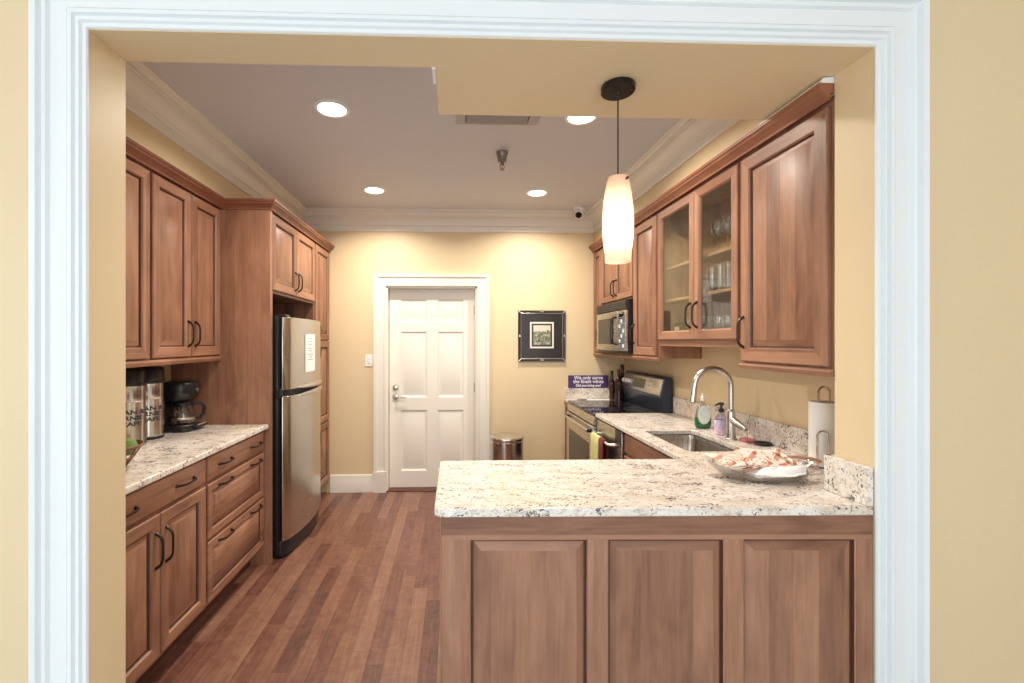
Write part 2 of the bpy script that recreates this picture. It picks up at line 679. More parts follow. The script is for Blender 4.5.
def sweep(mb, path, prof, to3, mat, closed=False):
    """mitred sweep: path in plane coords (a,b), profile (offset to the left of the path, height)"""
    n = len(path)
    rings = []
    for i in range(n):
        p = Vector(path[i])
        d0 = (p - Vector(path[i - 1])).normalized() if i > 0 else None
        d1 = (Vector(path[i + 1]) - p).normalized() if i < n - 1 else None
        d0 = d0 or d1
        d1 = d1 or d0
        n0, n1 = Vector((-d0.y, d0.x)), Vector((-d1.y, d1.x))
        mtr = (n0 + n1)
        mtr = mtr / max(1e-6, mtr.dot(n0))
        rings.append([to3(p.x + mtr.x * o, p.y + mtr.y * o, h) for o, h in prof])
    return mb.loft(rings, mat, True, True)


def rrect(x0, x1, y0, y1, r, k=6):
    out = []
    for cx, cy, a0 in ((x1 - r, y1 - r, 0), (x0 + r, y1 - r, 90), (x0 + r, y0 + r, 180), (x1 - r, y0 + r, 270)):
        for i in range(k + 1):
            a = math.radians(a0 + 90 * i / k)
            out.append((cx + r * math.cos(a), cy + r * math.sin(a)))
    return out


def text_mesh(body, size, align='CENTER', spacing=1.0, extrude=0.0008, bold=0.0, cuts=0.0):
    cu = bpy.data.curves.new('lettering', 'FONT')
    cu.body = body
    cu.size = size
    cu.align_x = align
    cu.align_y = 'CENTER'
    cu.extrude = extrude
    cu.offset = bold
    cu.space_character = spacing
    t = bpy.data.objects.new('lettering', cu)
    C.objects.link(t)
    bpy.context.view_layer.update()
    me = bpy.data.meshes.new_from_object(t.evaluated_get(bpy.context.evaluated_depsgraph_get()))
    if cuts:
        bm = bmesh.new()
        bm.from_mesh(me)
        x = -0.2
        while x < 0.2:
            bmesh.ops.bisect_plane(bm, geom=bm.verts[:] + bm.edges[:] + bm.faces[:], plane_co=(x, 0, 0), plane_no=(1, 0, 0))
            x += cuts
        bm.to_mesh(me)
        bm.free()
    vs = [tuple(v.co) for v in me.vertices]
    fs = [tuple(p.vertices) for p in me.polygons]
    bpy.data.objects.remove(t)
    bpy.data.curves.remove(cu)
    bpy.data.meshes.remove(me)
    return vs, fs


# frames: (u along the face, v up, n out of the face)
def fr_east(x):           # face looking +X (left-hand cabinets)
    return lambda u, v, n: (x + n, u, v)


def fr_west(x):           # face looking -X (right-hand cabinets)
    return lambda u, v, n: (x - n, u, v)


def fr_south(y):          # face looking -Y
    return lambda u, v, n: (u, y - n, v)


def raised_door(mb, fr, u0, u1, v0, v1, t=0.020, st=0.058, raise_=True):
    """frame-and-raised-panel front"""
    R = lambda i, n: (u0 + i, u1 - i, v0 + i, v1 - i, n)
    rects = [R(0, 0), R(0, t - 0.004), R(0.004, t), R(st - 0.006, t), R(st, t - 0.007), R(st + 0.003, t - 0.015),
             R(st + 0.008, t - 0.015), R(st + 0.033, t - 0.004), R(st + 0.036, t - 0.0025)]
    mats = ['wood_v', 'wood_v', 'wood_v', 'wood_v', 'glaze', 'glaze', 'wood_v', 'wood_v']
    mb.rings(fr, rects, mats, 'wood_v')


def slab_front(mb, fr, u0, u1, v0, v1, t=0.020):
    R = lambda i, n: (u0 + i, u1 - i, v0 + i, v1 - i, n)
    mb.rings(fr, [R(0, 0), R(0, t - 0.006), R(0.002, t - 0.003), R(0.008, t)], ['wood_h', 'wood_h', 'wood_h'], 'wood_h')


def raised_drawer(mb, fr, u0, u1, v0, v1, t=0.020, st=0.045):
    R = lambda i, n: (u0 + i, u1 - i, v0 + i, v1 - i, n)
    rects = [R(0, 0), R(0, t - 0.004), R(0.004, t), R(st - 0.006, t), R(st, t - 0.007), R(st + 0.003, t - 0.014),
             R(st + 0.007, t - 0.014), R(st + 0.027, t - 0.004), R(st + 0.030, t - 0.0025)]
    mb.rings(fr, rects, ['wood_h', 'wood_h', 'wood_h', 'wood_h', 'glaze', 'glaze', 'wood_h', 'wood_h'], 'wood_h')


def pull(mb, fr, u, v, vertical, t=0.020, ln=0.135):
    """arched bar pull with flared feet"""
    h = ln / 2
    pts, rad = [], []
    K = 20
    for i in range(K + 1):
        s_ = math.sin((-1 + 2 * i / K) * PI / 2)
        off = t + 0.030 * (1 - abs(s_) ** 5)
        a = s_ * h
        pts.append(fr(u, v + a, off) if vertical else fr(u + a, v, off))
        rad.append(0.0052 + 0.0022 * abs(s_) ** 4)
    mb.tube(pts, rad, 'bronze', 8)
    for s_ in (-1, 1):
        a = s_ * h
        p0 = fr(u, v + a, t - 0.001) if vertical else fr(u + a, v, t - 0.001)
        p1 = fr(u, v + a, t + 0.006) if vertical else fr(u + a, v, t + 0.006)
        mb.tube([p0, p1], [0.0085, 0.0055], 'bronze', 10)


# ------------------------------------------------------------------ room shell
CEIL = 2.80
XL, XR = -1.90, 1.720          # kitchen side walls
YF0, YF1 = 1.464, 1.625         # the wall with the wide opening
YB = 4.52                     # back wall
JL, JR = -1.160, 1.409        # opening jambs
HEAD = 2.487                  # underside of the opening's head and of the dropped soffit

struct(MB().box(-3.6, 3.4, YF0, YB + 0.02, -0.05, 0.0, 'plank_floor'), 'floor')
struct(MB().box(-3.6, 3.4, -3.0, YF0, -0.05, 0.0, 'bounce_floor'), 'floor_hall')  # unseen floor, made pale and cool to bounce light onto the opening's head
struct(MB().box(XL - 0.1, XR + 0.1, YF1, YB + 0.1, CEIL, CEIL + 0.08, 'ceiling_paint'), 'ceiling')
struct(MB().box(XL - 0.1, XL, YF1, YB, 0, CEIL, 'wall_paint'), 'wall_left')
struct(MB().box(XR, XR + 0.1, YF1, YB, 0, CEIL, 'wall_paint'), 'wall_right')
# back wall with the recessed doorway
DX0, DX1, DZ = -0.690, 0.226, 2.055
b = MB()
b.box(XL - 0.1, DX0, YB, YB + 0.15, 0, CEIL, 'wall_paint')
b.box(DX1, XR + 0.1, YB, YB + 0.15, 0, CEIL, 'wall_paint')
b.box(DX0, DX1, YB, YB + 0.15, DZ, CEIL, 'wall_paint')
struct(b, 'wall_back')
# wall between the two rooms, with head, jambs
b = MB()
b.box(-3.6, JL, YF0, YF1, 0, 2.95, 'wall_paint')
b.box(JR, 3.4, YF0, YF1, 0, 2.95, 'wall_paint')
b.box(JL, JR, YF0, YF1, HEAD, 2.95, 'wall_paint')
struct(b, 'wall_front')
# the dropped soffit over the peninsula
struct(MB().box(-0.070, XR, YF1, 1.96, HEAD, CEIL, 'wall_paint'), 'soffit')
struct(MB().box(XL, -1.55, YF1, YB, 2.405, CEIL, 'wall_paint'), 'soffit_left')
struct(MB().box(1.412, XR, YF1 + .003, YB, 2.424, CEIL, 'wall_paint'), 'soffit_right')
struct(MB().box(-0.083, -0.071, YF1, 1.72, HEAD - 0.004, HEAD + 0.05, 'trim_white'), 'trim_1')
# the room the photograph is taken from: ceiling and side walls
struct(MB().box(-3.6, 3.4, -3.0, YF0, 2.95, 3.03, 'trim_white'), 'ceiling_hall')
struct(MB().box(3.4, 3.5, -3.0, YF1, 0, 3.0, 'wall_paint'), 'wall_hall_right')
b = MB()
b.box(-3.7, -3.6, -3.0, -1.3, 0, 3.0, 'wall_paint')
b.box(-3.7, -3.6, 1.05, YF1, 0, 3.0, 'wall_paint')
b.box(-3.7, -3.6, -1.3, 1.05, 0, 0.35, 'wall_paint')
b.box(-3.7, -3.6, -1.3, 1.05, 2.6, 3.0, 'wall_paint')
struct(b, 'wall_hall_left')
b = MB()
for y0, y1, z0, z1 in ((-1.3, -1.22, .35, 2.6), (0.97, 1.05, .35, 2.6), (-1.22, .97, .35, .43), (-1.22, .97, 2.52, 2.6),
                       (-.17, -.08, .43, 2.52), (-1.22, .97, 1.45, 1.50)):
    b.box(-3.68, -3.60, y0, y1, z0, z1, 'trim_white')
struct(b, 'window_1', bevel=0.004)

b = MB()
WX0, WX1, WZ0, WZ1 = -2.7, 2.3, 0.35, 2.75  # unseen wide window, added to frame the fill light behind the viewer
b.box(-3.7, WX0, -3.1, -3.0, 0, 3.0, 'wall_paint')
b.box(WX1, 3.5, -3.1, -3.0, 0, 3.0, 'wall_paint')
b.box(WX0, WX1, -3.1, -3.0, 0, WZ0, 'wall_paint')
b.box(WX0, WX1, -3.1, -3.0, WZ1, 3.0, 'wall_paint')
struct(b, 'wall_hall_back')
b = MB()
for x in (WX0, -1.47, -.24, .99, WX1 - .06):
    b.box(x, x + .06, -3.07, -3.0, WZ0, WZ1, 'trim_white')
for z in (WZ0, WZ1 - .06):
    b.box(WX0, WX1, -3.07, -3.0, z, z + .06, 'trim_white')
b.box(WX0 + .05, WX1 - .05, -3.04, -3.034, WZ0 + .05, WZ1 - .05, 'pane_glass')
struct(b, 'added_window')
struct(MB().box(-3.65, -3.644, -1.22, .97, .43, 2.52, 'pane_glass'), 'window_3')

# casing of the wide opening: fluted inner bead, flat field, outer back-band
CW = 0.160
prof = [(0, 0), (0, .004), (.003, .009), (.010, .009), (.012, .003), (.018, .003), (.022, .013), (.031, .013), (.033, .005), (.039, .005), (.043, .016),
        (.055, .016), (.058, .003), (.062, .003), (.064, .008), (.112, .008), (.115, .006), (.120, .018), (.126, .020), (.130, .012), (.136, .012), (.142, .028),
        (.157, .032), (CW, .026), (CW, 0)]
rev = 0.002
up_l = lambda a, z, h: (a, YF0 - h, z)
b = MB()
sweep(b, [(JR - rev + 0.0, 0.0), (JR - rev, HEAD + rev), (JL + rev, HEAD + rev), (JL + rev, 0.0)],
      [(-o, h) for o, h in prof], up_l, 'trim_white')
struct(b, 'trim_2', angle=25)

# kitchen crown moulding: along left bulkhead, back wall, right bulkhead
crown = [(0, 0), (.014, 0), (.017, .008), (.017, .016), (.009, .019), (.009, .056), (.018, .059), (.021, .066), (.014, .070), (.018, .090), (.034, .118),
         (.060, .138), (.070, .141), (.070, .148), (.080, .150), (.080, .158), (.074, .160), (.076, .172), (.088, .182), (.098, .184), (.104, .190), (.104, .203), (0, .203)]
b = MB()
zc = CEIL - .203
sweep(b, [(-1.55, YF1), (-1.55, YB), (1.412, YB), (1.412, 1.96)], [(-o, h) for o, h in crown], lambda x, y, h: (x, y, zc + h), 'door_white')
struct(b, 'trim_3', angle=25)

# baseboards and door casing on the back wall
bb = [(0, 0), (.016, 0), (.016, .135), (.012, .145), (.014, .158), (.008, .172), (0, .175)]
b = MB()
sweep(b, [(-1.238, YB), (-0.815, YB)], [(-o, h) for o, h in bb], lambda x, y, h: (x, y, h), 'door_white')
struct(b, 'baseboard_back')
b = MB()
sweep(b, [(0.366, YB), (1.10, YB)], [(-o, h) for o, h in bb], lambda x, y, h: (x, y, h), 'door_white')
struct(b, 'baseboard_back_right')
DW_ = 0.122
dc = [(0, 0), (0, .014), (.006, .018), (.018, .018), (.024, .012), (.080, .014), (.086, .020), (.094, .026), (DW_, .028), (DW_, 0)]
b = MB()
sweep(b, [(DX1 - .004, 0.0), (DX1 - .004, DZ - .004), (DX0 + .004, DZ - .004), (DX0 + .004, 0.0)], [(-o, h) for o, h in dc],
      lambda a, z, h: (a, YB - h, z), 'door_white')
for x0, x1 in ((DX0 - .125, DX0 + .006), (DX1 - .006, DX1 + .125)):
    b.box(x0, x1, YB - .032, YB, 0, .205, 'door_white')
b.box(DX0 - .001, DX0 + .02, YB, YB + .14, 0, DZ, 'door_white')
b.box(DX1 - .02, DX1 + .001, YB, YB + .14, 0, DZ, 'door_white')
b.box(DX0, DX1, YB, YB + .14, DZ - .02, DZ, 'door_white')
struct(b, 'trim_4', angle=25)

# six-panel door, set back in its frame
DY = YB + 0.095
d = bpy.data.objects.new('door_1', None)
C.objects.link(d)
d['kind'] = 'structure'
b = MB()
x0, x1, z0, z1 = DX0 + .022, DX1 - .022, 0.012, DZ - .022
w = x1 - x0
cols = [(x0 + .115, x0 + w / 2 - .055), (x0 + w / 2 + .055, x1 - .115)]
rows = [(0.18, 0.80), (0.93, 1.60), (1.705, 1.93)]
b.box(x0, x1, DY + .012, DY + .042, z0, z1, 'door_white')
fr = fr_south(DY + .012)
# stiles, mullion and rails proud of the field
for u0, u1 in ((x0, cols[0][0]), (cols[0][1], cols[1][0]), (cols[1][1], x1)):
    b.box(u0, u1, DY, DY + .012, z0, z1, 'door_white')
vr = [z0] + [v for r in rows for v in r] + [z1]
for i in range(0, 8, 2):
    for c0, c1 in cols:
        b.box(c0, c1, DY, DY + .012, vr[i], vr[i + 1], 'door_white')
for c0, c1 in cols:
    for r0, r1 in rows:
        R = lambda i, n: (c0 + i, c1 - i, r0 + i, r1 - i, n)
        b.rings(fr, [R(0, .012), R(.010, .004), R(.016, .0015), R(.022, .0015), R(.050, .010)], ['door_white'] * 4, 'door_white')
slab = b.build('door_slab', d, angle=20)
hx = x0 + .062
b = MB()
b.lathe((hx, DY, 1.03), [(.031, 0), (.031, -.006), (.024, -.014), (.014, -.016), (.012, -.026), (.004, -.027)], 'nickel', 24, 'y')
b.build('deadbolt', d)
b = MB()
b.lathe((hx, DY, .935), [(.032, 0), (.032, -.006), (.026, -.013), (.012, -.016), (.011, -.048), (.004, -.050)], 'nickel', 24, 'y')
b.tube([(hx, DY - .045, .935), (hx + .03, DY - .05, .936), (hx + .075, DY - .048, .934), (hx + .108, DY - .044, .930)],
       [.009, .008, .0075, .006], 'nickel', 10)
b.build('door_handle', d)
b = MB()
for z in (.25, 1.03, 1.82):
    b.tube([(x1 + .001, DY - .006, z - .045), (x1 + .001, DY - .006, z + .045)], .007, 'nickel', 10)
b.build('hinge', d)
struct(MB().box(DX0, DX1, YB - .01, YB + .15, 0, .010, 'toe_kick'), 'trim_5', bevel=.003)


# ------------------------------------------------------------------ left base cabinets and counter
XBL = -1.297       # carcass face; door faces stand 2 cm in front
F = fr_east(XBL)


def base_body(t, y0, y1, x_back, x_face, side):
    """carcass with face frame and recessed toe kick; side=+1 faces +X, -1 faces -X"""
    b = MB()
    b.box(x_back, x_face, y0, y1, .115, .914, 'wood_v')
    t.part(b, 'body', bevel=.001)
    b = MB()
    b.box(x_back, x_face - side * .075, y0, y1, 0, .115, 'toe_kick')
    t.part(b, 'toe_kick')


y0, y1 = 1.630, 2.366
t = Thing('base_cabinet', 'wooden base cabinet with two doors under one wide drawer, below the drink dispensers', 'cabinet', (-1.6, 1.99, 0))
base_body(t, y0, y1, -1.896, XBL, 1)
b = MB(); slab_front(b, F, y0 + .012, y1 - .010, .772, .902)
dr = t.part(b, 'drawer')
for yy in (1.775, 2.175):
    b = MB(); pull(b, F, yy, .835, False); t.part(b, 'handle', dr)
for u0, u1, hu in ((y0 + .012, 1.996, 1.965), (2.002, y1 - .010, 2.035)):
    b = MB(); raised_door(b, F, u0, u1, .142, .755)
    do = t.part(b, 'door')
    b = MB(); pull(b, F, hu, .605, True, ln=.15); t.part(b, 'handle', do)

y0, y1 = 2.366, 3.066
t = Thing('drawer_cabinet', 'wooden three drawer base cabinet beside the tall refrigerator panel', 'cabinet', (-1.6, 2.71, 0))
base_body(t, y0, y1, -1.896, XBL, 1)
for v0, v1, kind in ((.772, .902, 0), (.472, .755, 1), (.142, .455, 1)):
    b = MB()
    (raised_drawer if kind else slab_front)(b, F, y0 + .010, y1 - .012, v0, v1)
    dr = t.part(b, 'drawer')
    vh = (v0 + v1) / 2 if not kind else v1 - .028
    for yy in (2.545, 2.925):
        b = MB(); pull(b, F, yy, vh, False); t.part(b, 'handle', dr)

b = MB()
b.box(-1.896, -1.252, YF1 + .002, 3.068, .914, .944, 'granite')
single(b, 'countertop', 'speckled granite countertop on the left-hand base cabinets', 'countertop', (-1.55, 2.3, .914), bevel=.006, seg=3)

# ------------------------------------------------------------------ left wall cabinets
XUL = -1.582
FU = fr_east(XUL)


def wall_cab(name, label, y0, y1, doors, org, zb=1.392, zt=2.40):
    t = Thing(name, label, 'cabinet', org)
    b = MB(); b.box(-1.896, XUL, y0, y1, zb, zt, 'wood_v'); t.part(b, 'body', bevel=.001)
    for u0, u1, hu in doors:
        b = MB(); raised_door(b, FU, u0, u1, zb + .020, 2.375)
        do = t.part(b, 'door')
        b = MB(); pull(b, FU, hu, 1.545, True, ln=.145); t.part(b, 'handle', do)
    b = MB()
    sweep(b, [(y0, 0), (y1, 0)], [(0, 0), (.0, -.004), (.010, -.012), (.004, -.030), (-.016, -.030), (-.016, 0)],
          lambda u, q, h: (XUL + q + .012, u, zb + .012 + h), 'wood_h')
    t.part(b, 'light_rail')
    return t


wall_cab('wall_cabinet', 'wooden wall cabinet cut off by the yellow wall edge at far left', 1.628, 2.372,
         [(1.640, 1.990, 1.955), (1.997, 2.362, 2.035)], (-1.74, 2.0, 1.36))
wall_cab('wall_cabinet', 'wooden wall cabinet with paired bar pulls above the coffee maker', 2.372, 3.066,
         [(2.382, 2.722, 2.690), (2.728, 3.056, 2.760)], (-1.74, 2.72, 1.36))

# ------------------------------------------------------------------ tall unit: end panel, cabinet over the fridge, pantry
XT = -1.264
FT = fr_east(XT)
b = MB()
b.box(-1.896, -1.242, 3.070, 3.108, 0, 2.40, 'wood_v')
single(b, 'refrigerator_side_panel', 'tall plain wooden end panel between coffee counter and refrigerator', 'panel', (-1.58, 3.09, 0), bevel=.0015)
t = Thing('overhead_cabinet', 'two door wooden cabinet directly above the refrigerator', 'cabinet', (-1.58, 3.58, 1.85))
b = MB(); b.box(-1.896, XT, 3.109, 4.062, 1.835, 2.40, 'wood_v'); t.part(b, 'body', bevel=.001)
for u0, u1, hu in ((3.118, 3.582, 3.548), (3.588, 4.052, 3.622)):
    b = MB(); raised_door(b, FT, u0, u1, 1.855, 2.375)
    do = t.part(b, 'door')
    b = MB(); pull(b, FT, hu, 1.965, True, ln=.14); t.part(b, 'handle', do)
t = Thing('pantry_cabinet', 'narrow tall wooden pantry cabinet between refrigerator and back wall', 'cabinet', (-1.58, 4.29, 0))
b = MB()
b.box(-1.896, XT, 4.062, 4.515, .115, 2.40, 'wood_v')
t.part(b, 'body', bevel=.001)
b = MB(); b.box(-1.896, XT - .075, 4.062, 4.515, 0, .115, 'toe_kick'); t.part(b, 'toe_kick')
for v0, v1, hv in ((1.515, 2.375, 1.60), (.735, 1.500, 1.41), (.142, .720, .63)):
    b = MB(); raised_door(b, FT, 4.075, 4.505, v0, v1)
    do = t.part(b, 'door')
    b = MB(); pull(b, FT, 4.115, hv, True, ln=.14); t.part(b, 'handle', do)

cabcrown = [(0, 0), (.006, 0), (.008, .010), (.012, .014), (.020, .024), (.034, .034), (.038, .044), (.044, .048), (.044, .062), (0, .062)]
b = MB()
sweep(b, [(-1.560, YF1 + .003), (-1.560, 3.070), (-1.240, 3.070), (-1.240, 4.516)], [(-o, h) for o, h in cabcrown],
      lambda x, y, h: (x, y, 2.386 + h), 'wood_crown')
b.prism([(-1.60, YF1 + .003), (-1.56, YF1 + .003), (-1.56, 3.07), (-1.240, 3.07), (-1.240, 4.516), (-1.60, 4.516)], 2.402, 2.44, 'wood_crown')
single(b, 'cabinet_crown', 'dark wooden crown strip stepping along the tops of the left-hand cabinets', 'molding', (-1.5, 3.0, 2.386), angle=25)

# ------------------------------------------------------------------ refrigerator
t = Thing('refrigerator', 'stainless top freezer refrigerator with black sides', 'refrigerator', (-1.5, 3.53, 0))
FY0, FY1 = 3.135, 3.935
b = MB()
b.box(-1.86, -1.215, FY0, FY1, .03, 1.675, 'black_plastic')
for yy in (FY0 + .06, FY1 - .06):
    for xx in (-1.80, -1.27):
        b.lathe((xx, yy, 0), [(.02, 0), (.02, .03)], 'black_plastic', 12)
t.part(b, 'body', bevel=.008)


def fridge_outline(ins=0.0, bulge=0.055, xb=-1.190, xf=-1.162):
    pts = [(xb, FY1 - ins), (xb, FY0 + ins)]
    K = 24
    for i in range(K + 1):
        s_ = -1 + 2 * i / K
        r = .030
        y = (FY0 + FY1) / 2 + s_ * ((FY1 - FY0) / 2 - ins)
        edge = min(1.0, (1 - abs(s_)) * (FY1 - FY0) / 2 / r)
        x = xf + bulge * (1 - s_ * s_) - .022 * (1 - math.sqrt(max(0, 1 - (1 - edge) ** 2)))
        pts.append((x - ins * .5, y))
    return list(reversed(pts))


for nm, za, zb_ in (('freezer_door', 1.165, 1.668), ('refrigerator_door', .125, 1.120)):
    b = MB(); b.prism(fridge_outline(), za, zb_, 'steel_fridge')
    dd = t.part(b, nm, bevel=.006, seg=3, angle=50)
    # black inner edge of the door
    b = MB(); b.prism(fridge_outline(.003, .012, -1.214, -1.187), za + .005, zb_ - .005, 'black_plastic')
    t.part(b, 'door_gasket', dd)
    # grip scooped along the edge next to the gap between the doors
    zz = za + .004 if nm == 'freezer_door' else zb_ - .004
    out = fridge_outline(0, .055)[0:25]
    seg_pts = [(p[0] + .006, p[1], zz) for p in out[2:20]]
    b = MB()
    b.tube(seg_pts, [.008 + .012 * math.sin(PI * min(1, (i + 1) / 18)) for i in range(18)], 'steel_fridge', 10)
    t.part(b, 'grip', dd)
b = MB(); b.prism(fridge_outline(.02, .052, -1.25, -1.172), 1.122, 1.163, 'black_matte'); t.part(b, 'handle_recess')
b = MB(); b.prism(fridge_outline(.004, .050, -1.25, -1.176), .012, .118, 'black_plastic'); t.part(b, 'base_grille', bevel=.006)
b = MB()
b.box(-1.24, -1.165, FY0 + .012, FY0 + .085, 1.668, 1.688, 'black_plastic')
t.part(b, 'hinge_cover', bevel=.005)
b = MB()
b.box(-1.235, -1.19, FY0 - .004, FY0 + .06, 1.110, 1.175, 'black_plastic')
t.part(b, 'hinge', bevel=.005)
# taped notice
b = MB()
yc = 3.485; xo = -1.109
K = 8
ring0, ring1 = [], []
for i in range(K + 1):
    y = 3.385 + .205 * i / K
    s_ = (y - (FY0 + FY1) / 2) / ((FY1 - FY0) / 2)
    x = -1.162 + .055 * (1 - s_ * s_) + .0035
    ring0.append((x, y, 1.272)); ring1.append((x, y, 1.556))
vs = ring0 + ring1 + [(x - .0012, y, z) for x, y, z in ring0 + ring1]
n_ = K + 1
fs = []
for i in range(K):
    fs += [(i, i + 1, n_ + i + 1, n_ + i), (2 * n_ + i, 3 * n_ + i, 3 * n_ + i + 1, 2 * n_ + i + 1),
           (i, 2 * n_ + i, 2 * n_ + i + 1, i + 1), (n_ + i, n_ + i + 1, 3 * n_ + i + 1, 3 * n_ + i)]
fs += [(0, n_, 3 * n_, 2 * n_), (K, 2 * n_ + K, 3 * n_ + K, n_ + K)]
b.add(vs, fs, 'paper_white')
for zz, wdt in ((1.52, .07), (1.495, .09), (1.475, .08), (1.445, .10), (1.425, .09), (1.40, .12), (1.38, .06), (1.36, .11)):
    for k in range(int(wdt / .012)):
        y = yc - wdt / 2 + k * .012
        s_ = (y - (FY0 + FY1) / 2) / ((FY1 - FY0) / 2)
        x = -1.162 + .055 * (1 - s_ * s_) + .0036
        b.box(x - .002, x + .0008, y, y + .009, zz, zz + .007, 'grey_ink')
single(b, 'notice_sheet', 'white printed notice sheet taped to the freezer door', 'paper', (-1.115, 3.485, 1.27), smooth=False)

# ------------------------------------------------------------------ on the left counter
CT = .944


def dispenser(label, cx_, cy_):
    t = Thing('drink_dispenser', label, 'dispenser', (cx_, cy_, CT), 'stainless drink dispensers on the left counter')
    r = .074
    b = MB(); b.lathe((cx_, cy_, CT), [(r - .004, 0), (r + .002, .002), (r + .002, .014), (r - .001, .016)], 'black_plastic', 40); t.part(b, 'base')
    b = MB(); b.lathe((cx_, cy_, CT + .016), [(r, 0), (r + .0015, .004), (r, .010), (r, .215), (r - .001, .217), (r, .219), (r, .301), (r - .004, .305)], 'steel_can', 48); bd = t.part(b, 'body')
    b = MB(); b.lathe((cx_, cy_, CT + .321), [(r - .004, 0), (r + .003, .003), (r + .003, .020), (r + .001, .024), (r + .002, .070), (r - .004, .082), (r - .014, .088), (.02, .089)], 'black_plastic', 48); t.part(b, 'lid')
    b = MB()
    for line, zz in (('HAN &', .178), ('ERNIE', .147), ('CAFE', .116)):
        vs, fs = text_mesh(line, .043, bold=.0014, spacing=.98, cuts=.006)
        a0 = math.atan2(-cy_, -cx_ ) + .12
        out = []
        for x, y, z in vs:
            a = a0 + x / r
            rr_ = r + .0014 + z
            out.append((cx_ + rr_ * math.cos(a), cy_ + rr_ * math.sin(a), CT + zz + y * .78))
        b.add(out, fs, 'ink')
    t.part(b, 'lettering', bd, merge=False, smooth=False)
    return t


dispenser('stainless drink dispenser with black lid, half hidden at the yellow wall edge', -1.765, 2.500)
dispenser('stainless drink dispenser with black lid, beside the coffee maker', -1.765, 2.655)

t = Thing('coffee_maker', 'black drip coffee maker with glass carafe on the left counter', 'coffee maker', (-1.70, 2.88, CT))
cx_, cy_ = -1.7400, 2.885
b = MB()
b.prism(rrect(-1.8570, -1.6270, cy_ - .095, cy_ + .095, .045), CT + .006, CT + .034, 'black_plastic')
b.prism(rrect(-1.8570, -1.7720, cy_ - .095, cy_ + .095, .03), CT + .034, CT + .23, 'black_plastic')
b.lathe((-1.7020, cy_, CT + .034), [(.066, 0), (.066, .004), (.05, .005)], 'brushed_dark', 32)
body = t.part(b, 'body', bevel=.004)
b = MB()
rings = []
for z, gx, ins in ((.185, -1.6820, .03), (.195, -1.6570, .012), (.225, -1.6370, .002), (.285, -1.6320, 0), (.300, -1.6380, .006), (.306, -1.6570, .02)):
    rings.append([(x, y, CT + z) for x, y in rrect(-1.8570 + ins, gx, cy_ - .098 + ins, cy_ + .098 - ins, .075 - ins)])
b.loft(rings, 'black_plastic')
t.part(b, 'brew_head', angle=40)
b = MB(); b.lathe((-1.6310, cy_ + .02, CT + .25), [(.012, 0), (.012, .004), (.005, .005)], 'steel', 16, 'x'); t.part(b, 'badge')
b = MB()
b.cbox((-1.6230, cy_ + .03, CT + .022), (.020, .062, .010), 'black_matte', Matrix.Rotation(math.radians(-25), 3, 'Y'))
b.cbox((-1.6160, cy_ + .03, CT + .031), (.012, .045, .003), 'vent_grey', Matrix.Rotation(math.radians(-25), 3, 'Y'))
t.part(b, 'switch_panel', bevel=.002)
cc = (-1.7040, cy_, CT + .039)
b = MB()
b.lathe(cc, [(.050, 0), (.064, .006), (.071, .035), (.070, .065), (.060, .105), (.053, .122)], 'carafe_glass', 32, cap1=False)
ca = t.part(b, 'carafe', label='clear glass carafe')
b = MB(); b.lathe(cc, [(.056, .114), (.058, .118), (.058, .134), (.048, .142), (.015, .144)], 'black_plastic', 32); t.part(b, 'carafe_lid', ca)
b = MB(); b.lathe(cc, [(.0715, .034), (.0725, .038), (.0725, .044), (.0715, .048)], 'steel', 32, cap0=False, cap1=False); t.part(b, 'carafe_band', ca)
b = MB()
b.tube([(cc[0] + .045, cc[1] + .02, cc[2] + .126), (cc[0] + .082, cc[1] + .035, cc[2] + .126), (cc[0] + .103, cc[1] + .045, cc[2] + .106),
        (cc[0] + .100, cc[1] + .043, cc[2] + .060), (cc[0] + .084, cc[1] + .033, cc[2] + .036), (cc[0] + .062, cc[1] + .02, cc[2] + .040)], .0105, 'black_plastic', 10)
t.part(b, 'carafe_handle', ca)

# outlet with a plug behind the dispensers
t = Thing('wall_outlet', 'white wall outlet with plug between dispenser and coffee maker', 'outlet', (-1.89, 2.76, 1.18))
b = MB(); b.box(-1.899, -1.893, 2.725, 2.795, 1.12, 1.235, 'white_plastic'); t.part(b, 'cover_plate', bevel=.003)
b = MB(); b.box(-1.893, -1.865, 2.745, 2.780, 1.18, 1.215, 'white_plastic'); t.part(b, 'plug', bevel=.004)

# wire basket with produce in it at the near end of the counter
t = Thing('wire_basket', 'brown wire basket at the near end of the left counter', 'basket', (-1.495, 1.985, CT))
b = MB()
bc = (-1.495, 1.985)
b.lathe((bc[0], bc[1], CT), [(.058, 0), (.062, .004), (.058, .008)], 'wicker', 24)
for k in range(14):
    a = 2 * PI * k / 14
    b.tube([(bc[0] + .060 * math.cos(a), bc[1] + .060 * math.sin(a), CT + .006),
            (bc[0] + .095 * math.cos(a), bc[1] + .095 * math.sin(a), CT + .055),
            (bc[0] + .125 * math.cos(a + .1), bc[1] + .125 * math.sin(a + .1), CT + .105)], .0035, 'wicker', 6)
for rr_, zz in ((.127, .105), (.122, .098), (.094, .053)):
    b.tube([(bc[0] + rr_ * math.cos(2 * PI * k / 28), bc[1] + rr_ * math.sin(2 * PI * k / 28), CT + zz) for k in range(29)], .0045, 'wicker', 6)
t.part(b, 'frame')
b = MB(); b.lathe((bc[0] + .066, bc[1] + .030, CT + .095), [(.004, -.036), (.026, -.029), (.038, 0), (.028, .029), (.006, .036)], 'leaf_green', 18)
single(b, 'lime', 'green lime in the wire basket on the left counter', 'fruit', (bc[0] + .066, bc[1] + .03, CT + .06))
